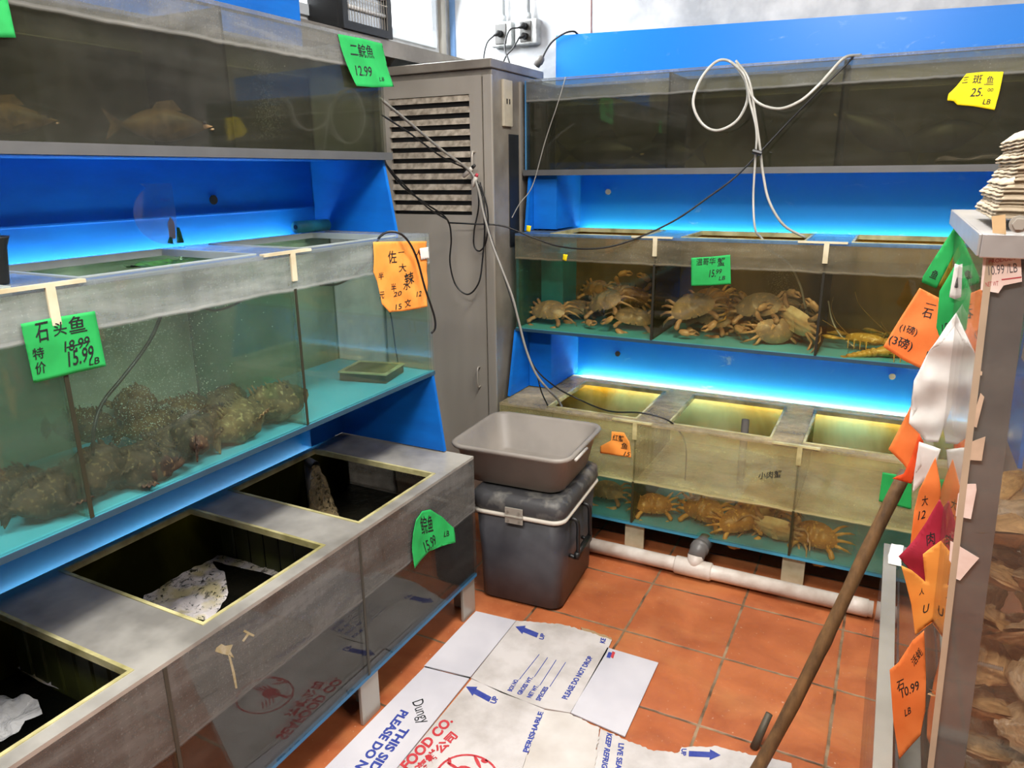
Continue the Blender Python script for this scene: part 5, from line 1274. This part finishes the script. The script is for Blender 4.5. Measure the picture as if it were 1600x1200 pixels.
wire('power_cable', 'twisted black cable from the top tank corner looping below the louvres', 'cable', D([(596, 235, 2.14), (606, 262, 2.18), (630, 292, 2.3), (665, 318, 2.5), (698, 342, 2.66), (705, 372, 2.70), (703, 410, 2.71), (712, 445, 2.72), (731, 460, 2.73), (748, 442, 2.74), (754, 405, 2.755), (757, 350, 2.76), (748, 300, 2.76), (742, 276, 2.765)]), .0036, M_WIRE)
wire('power_cable', 'second strand of black cable wound round the twisted one', 'cable', D([(593, 243, 2.14), (612, 268, 2.19), (628, 285, 2.28), (668, 324, 2.5), (700, 344, 2.66)]), .0034, M_WIRE)
wire('power_cable', 'short black cable loop hanging under the cabinet handle', 'cable', D([(744, 272, 2.755), (748, 320, 2.76), (741, 360, 2.765), (741, 385, 2.77), (750, 392, 2.77), (760, 375, 2.765), (762, 330, 2.76), (750, 285, 2.755)]), .0034, M_WIRE)
for px, py, qx, qy, lab, m in ((738, 262, 724, 276, 'white cable connector tied at the cabinet handle, the one nearer the louvres', plain('white_connector', 'c9c4ba', .5)), (744, 276, 738, 292, 'white cable connector hanging straight below the cabinet handle', plain('white_connector', 'c9c4ba', .5))):
    a = atY(px, py, 2.75); b = atY(qx, qy, 2.745)
    t = thing('cable_connector', lab, 'connector', tuple(a)); MB().tube([a, a.lerp(b, .3), b], [.007, .010, .008], 10).obj('body', m, t, world=True, smooth=True)
    MB().tube([a.lerp(b, -.3), a], [.006, .008], 8).obj('boot', M_BLACKP if py < 270 else plain('red_boot', 'c03a4a', .5), t, world=True, smooth=True)
wire('power_cable', 'black cable hooked over the orange card at the stonefish tank corner', 'cable', [atX(500, 445, -1.42), atX(530, 443, -1.42), atX(560, 424, -1.42), atX(585, 396, -1.44), atX(592, 372, -1.42), atX(610, 362, -1.395), atX(632, 370, -1.37), atX(650, 400, -1.37), atX(664, 450, -1.36), atX(678, 492, -1.35), atX(680, 512, -1.35), atX(674, 521, -1.36)], .0036, M_WIRE)
wire('air_line', 'thin black line from the waterline down to the black framed filter tray', 'cable', [atX(606, 478, -1.45), atX(612, 500, -1.46), atX(618, 545, -1.5), atX(624, 576, -1.53)], .0026, M_WIRE)
wire('air_line', 'black air line dipping through the water surface above the bubbles', 'cable', X_([(310, 478, -1.45), (335, 485, -1.44), (362, 478, -1.44), (382, 466, -1.46)]), .003, M_WIRE)
wire('air_line', 'black air line bending down through the bubbles into the stonefish heap', 'cable', X_([(252, 492, -1.46), (238, 525, -1.46), (218, 556, -1.46), (190, 592, -1.45), (160, 630, -1.44), (147, 670, -1.43), (145, 712, -1.43)]), .004, M_WIRE)
wire('air_line', 'thin grey line trailing across the top back wall tank glass to the cabinet edge', 'cable', D([(884, 120, 3.06), (872, 160, 3.05), (852, 220, 3.05), (832, 290, 3.0), (812, 318, 2.95), (800, 340, 2.84)]), .0022, M_WIREG)
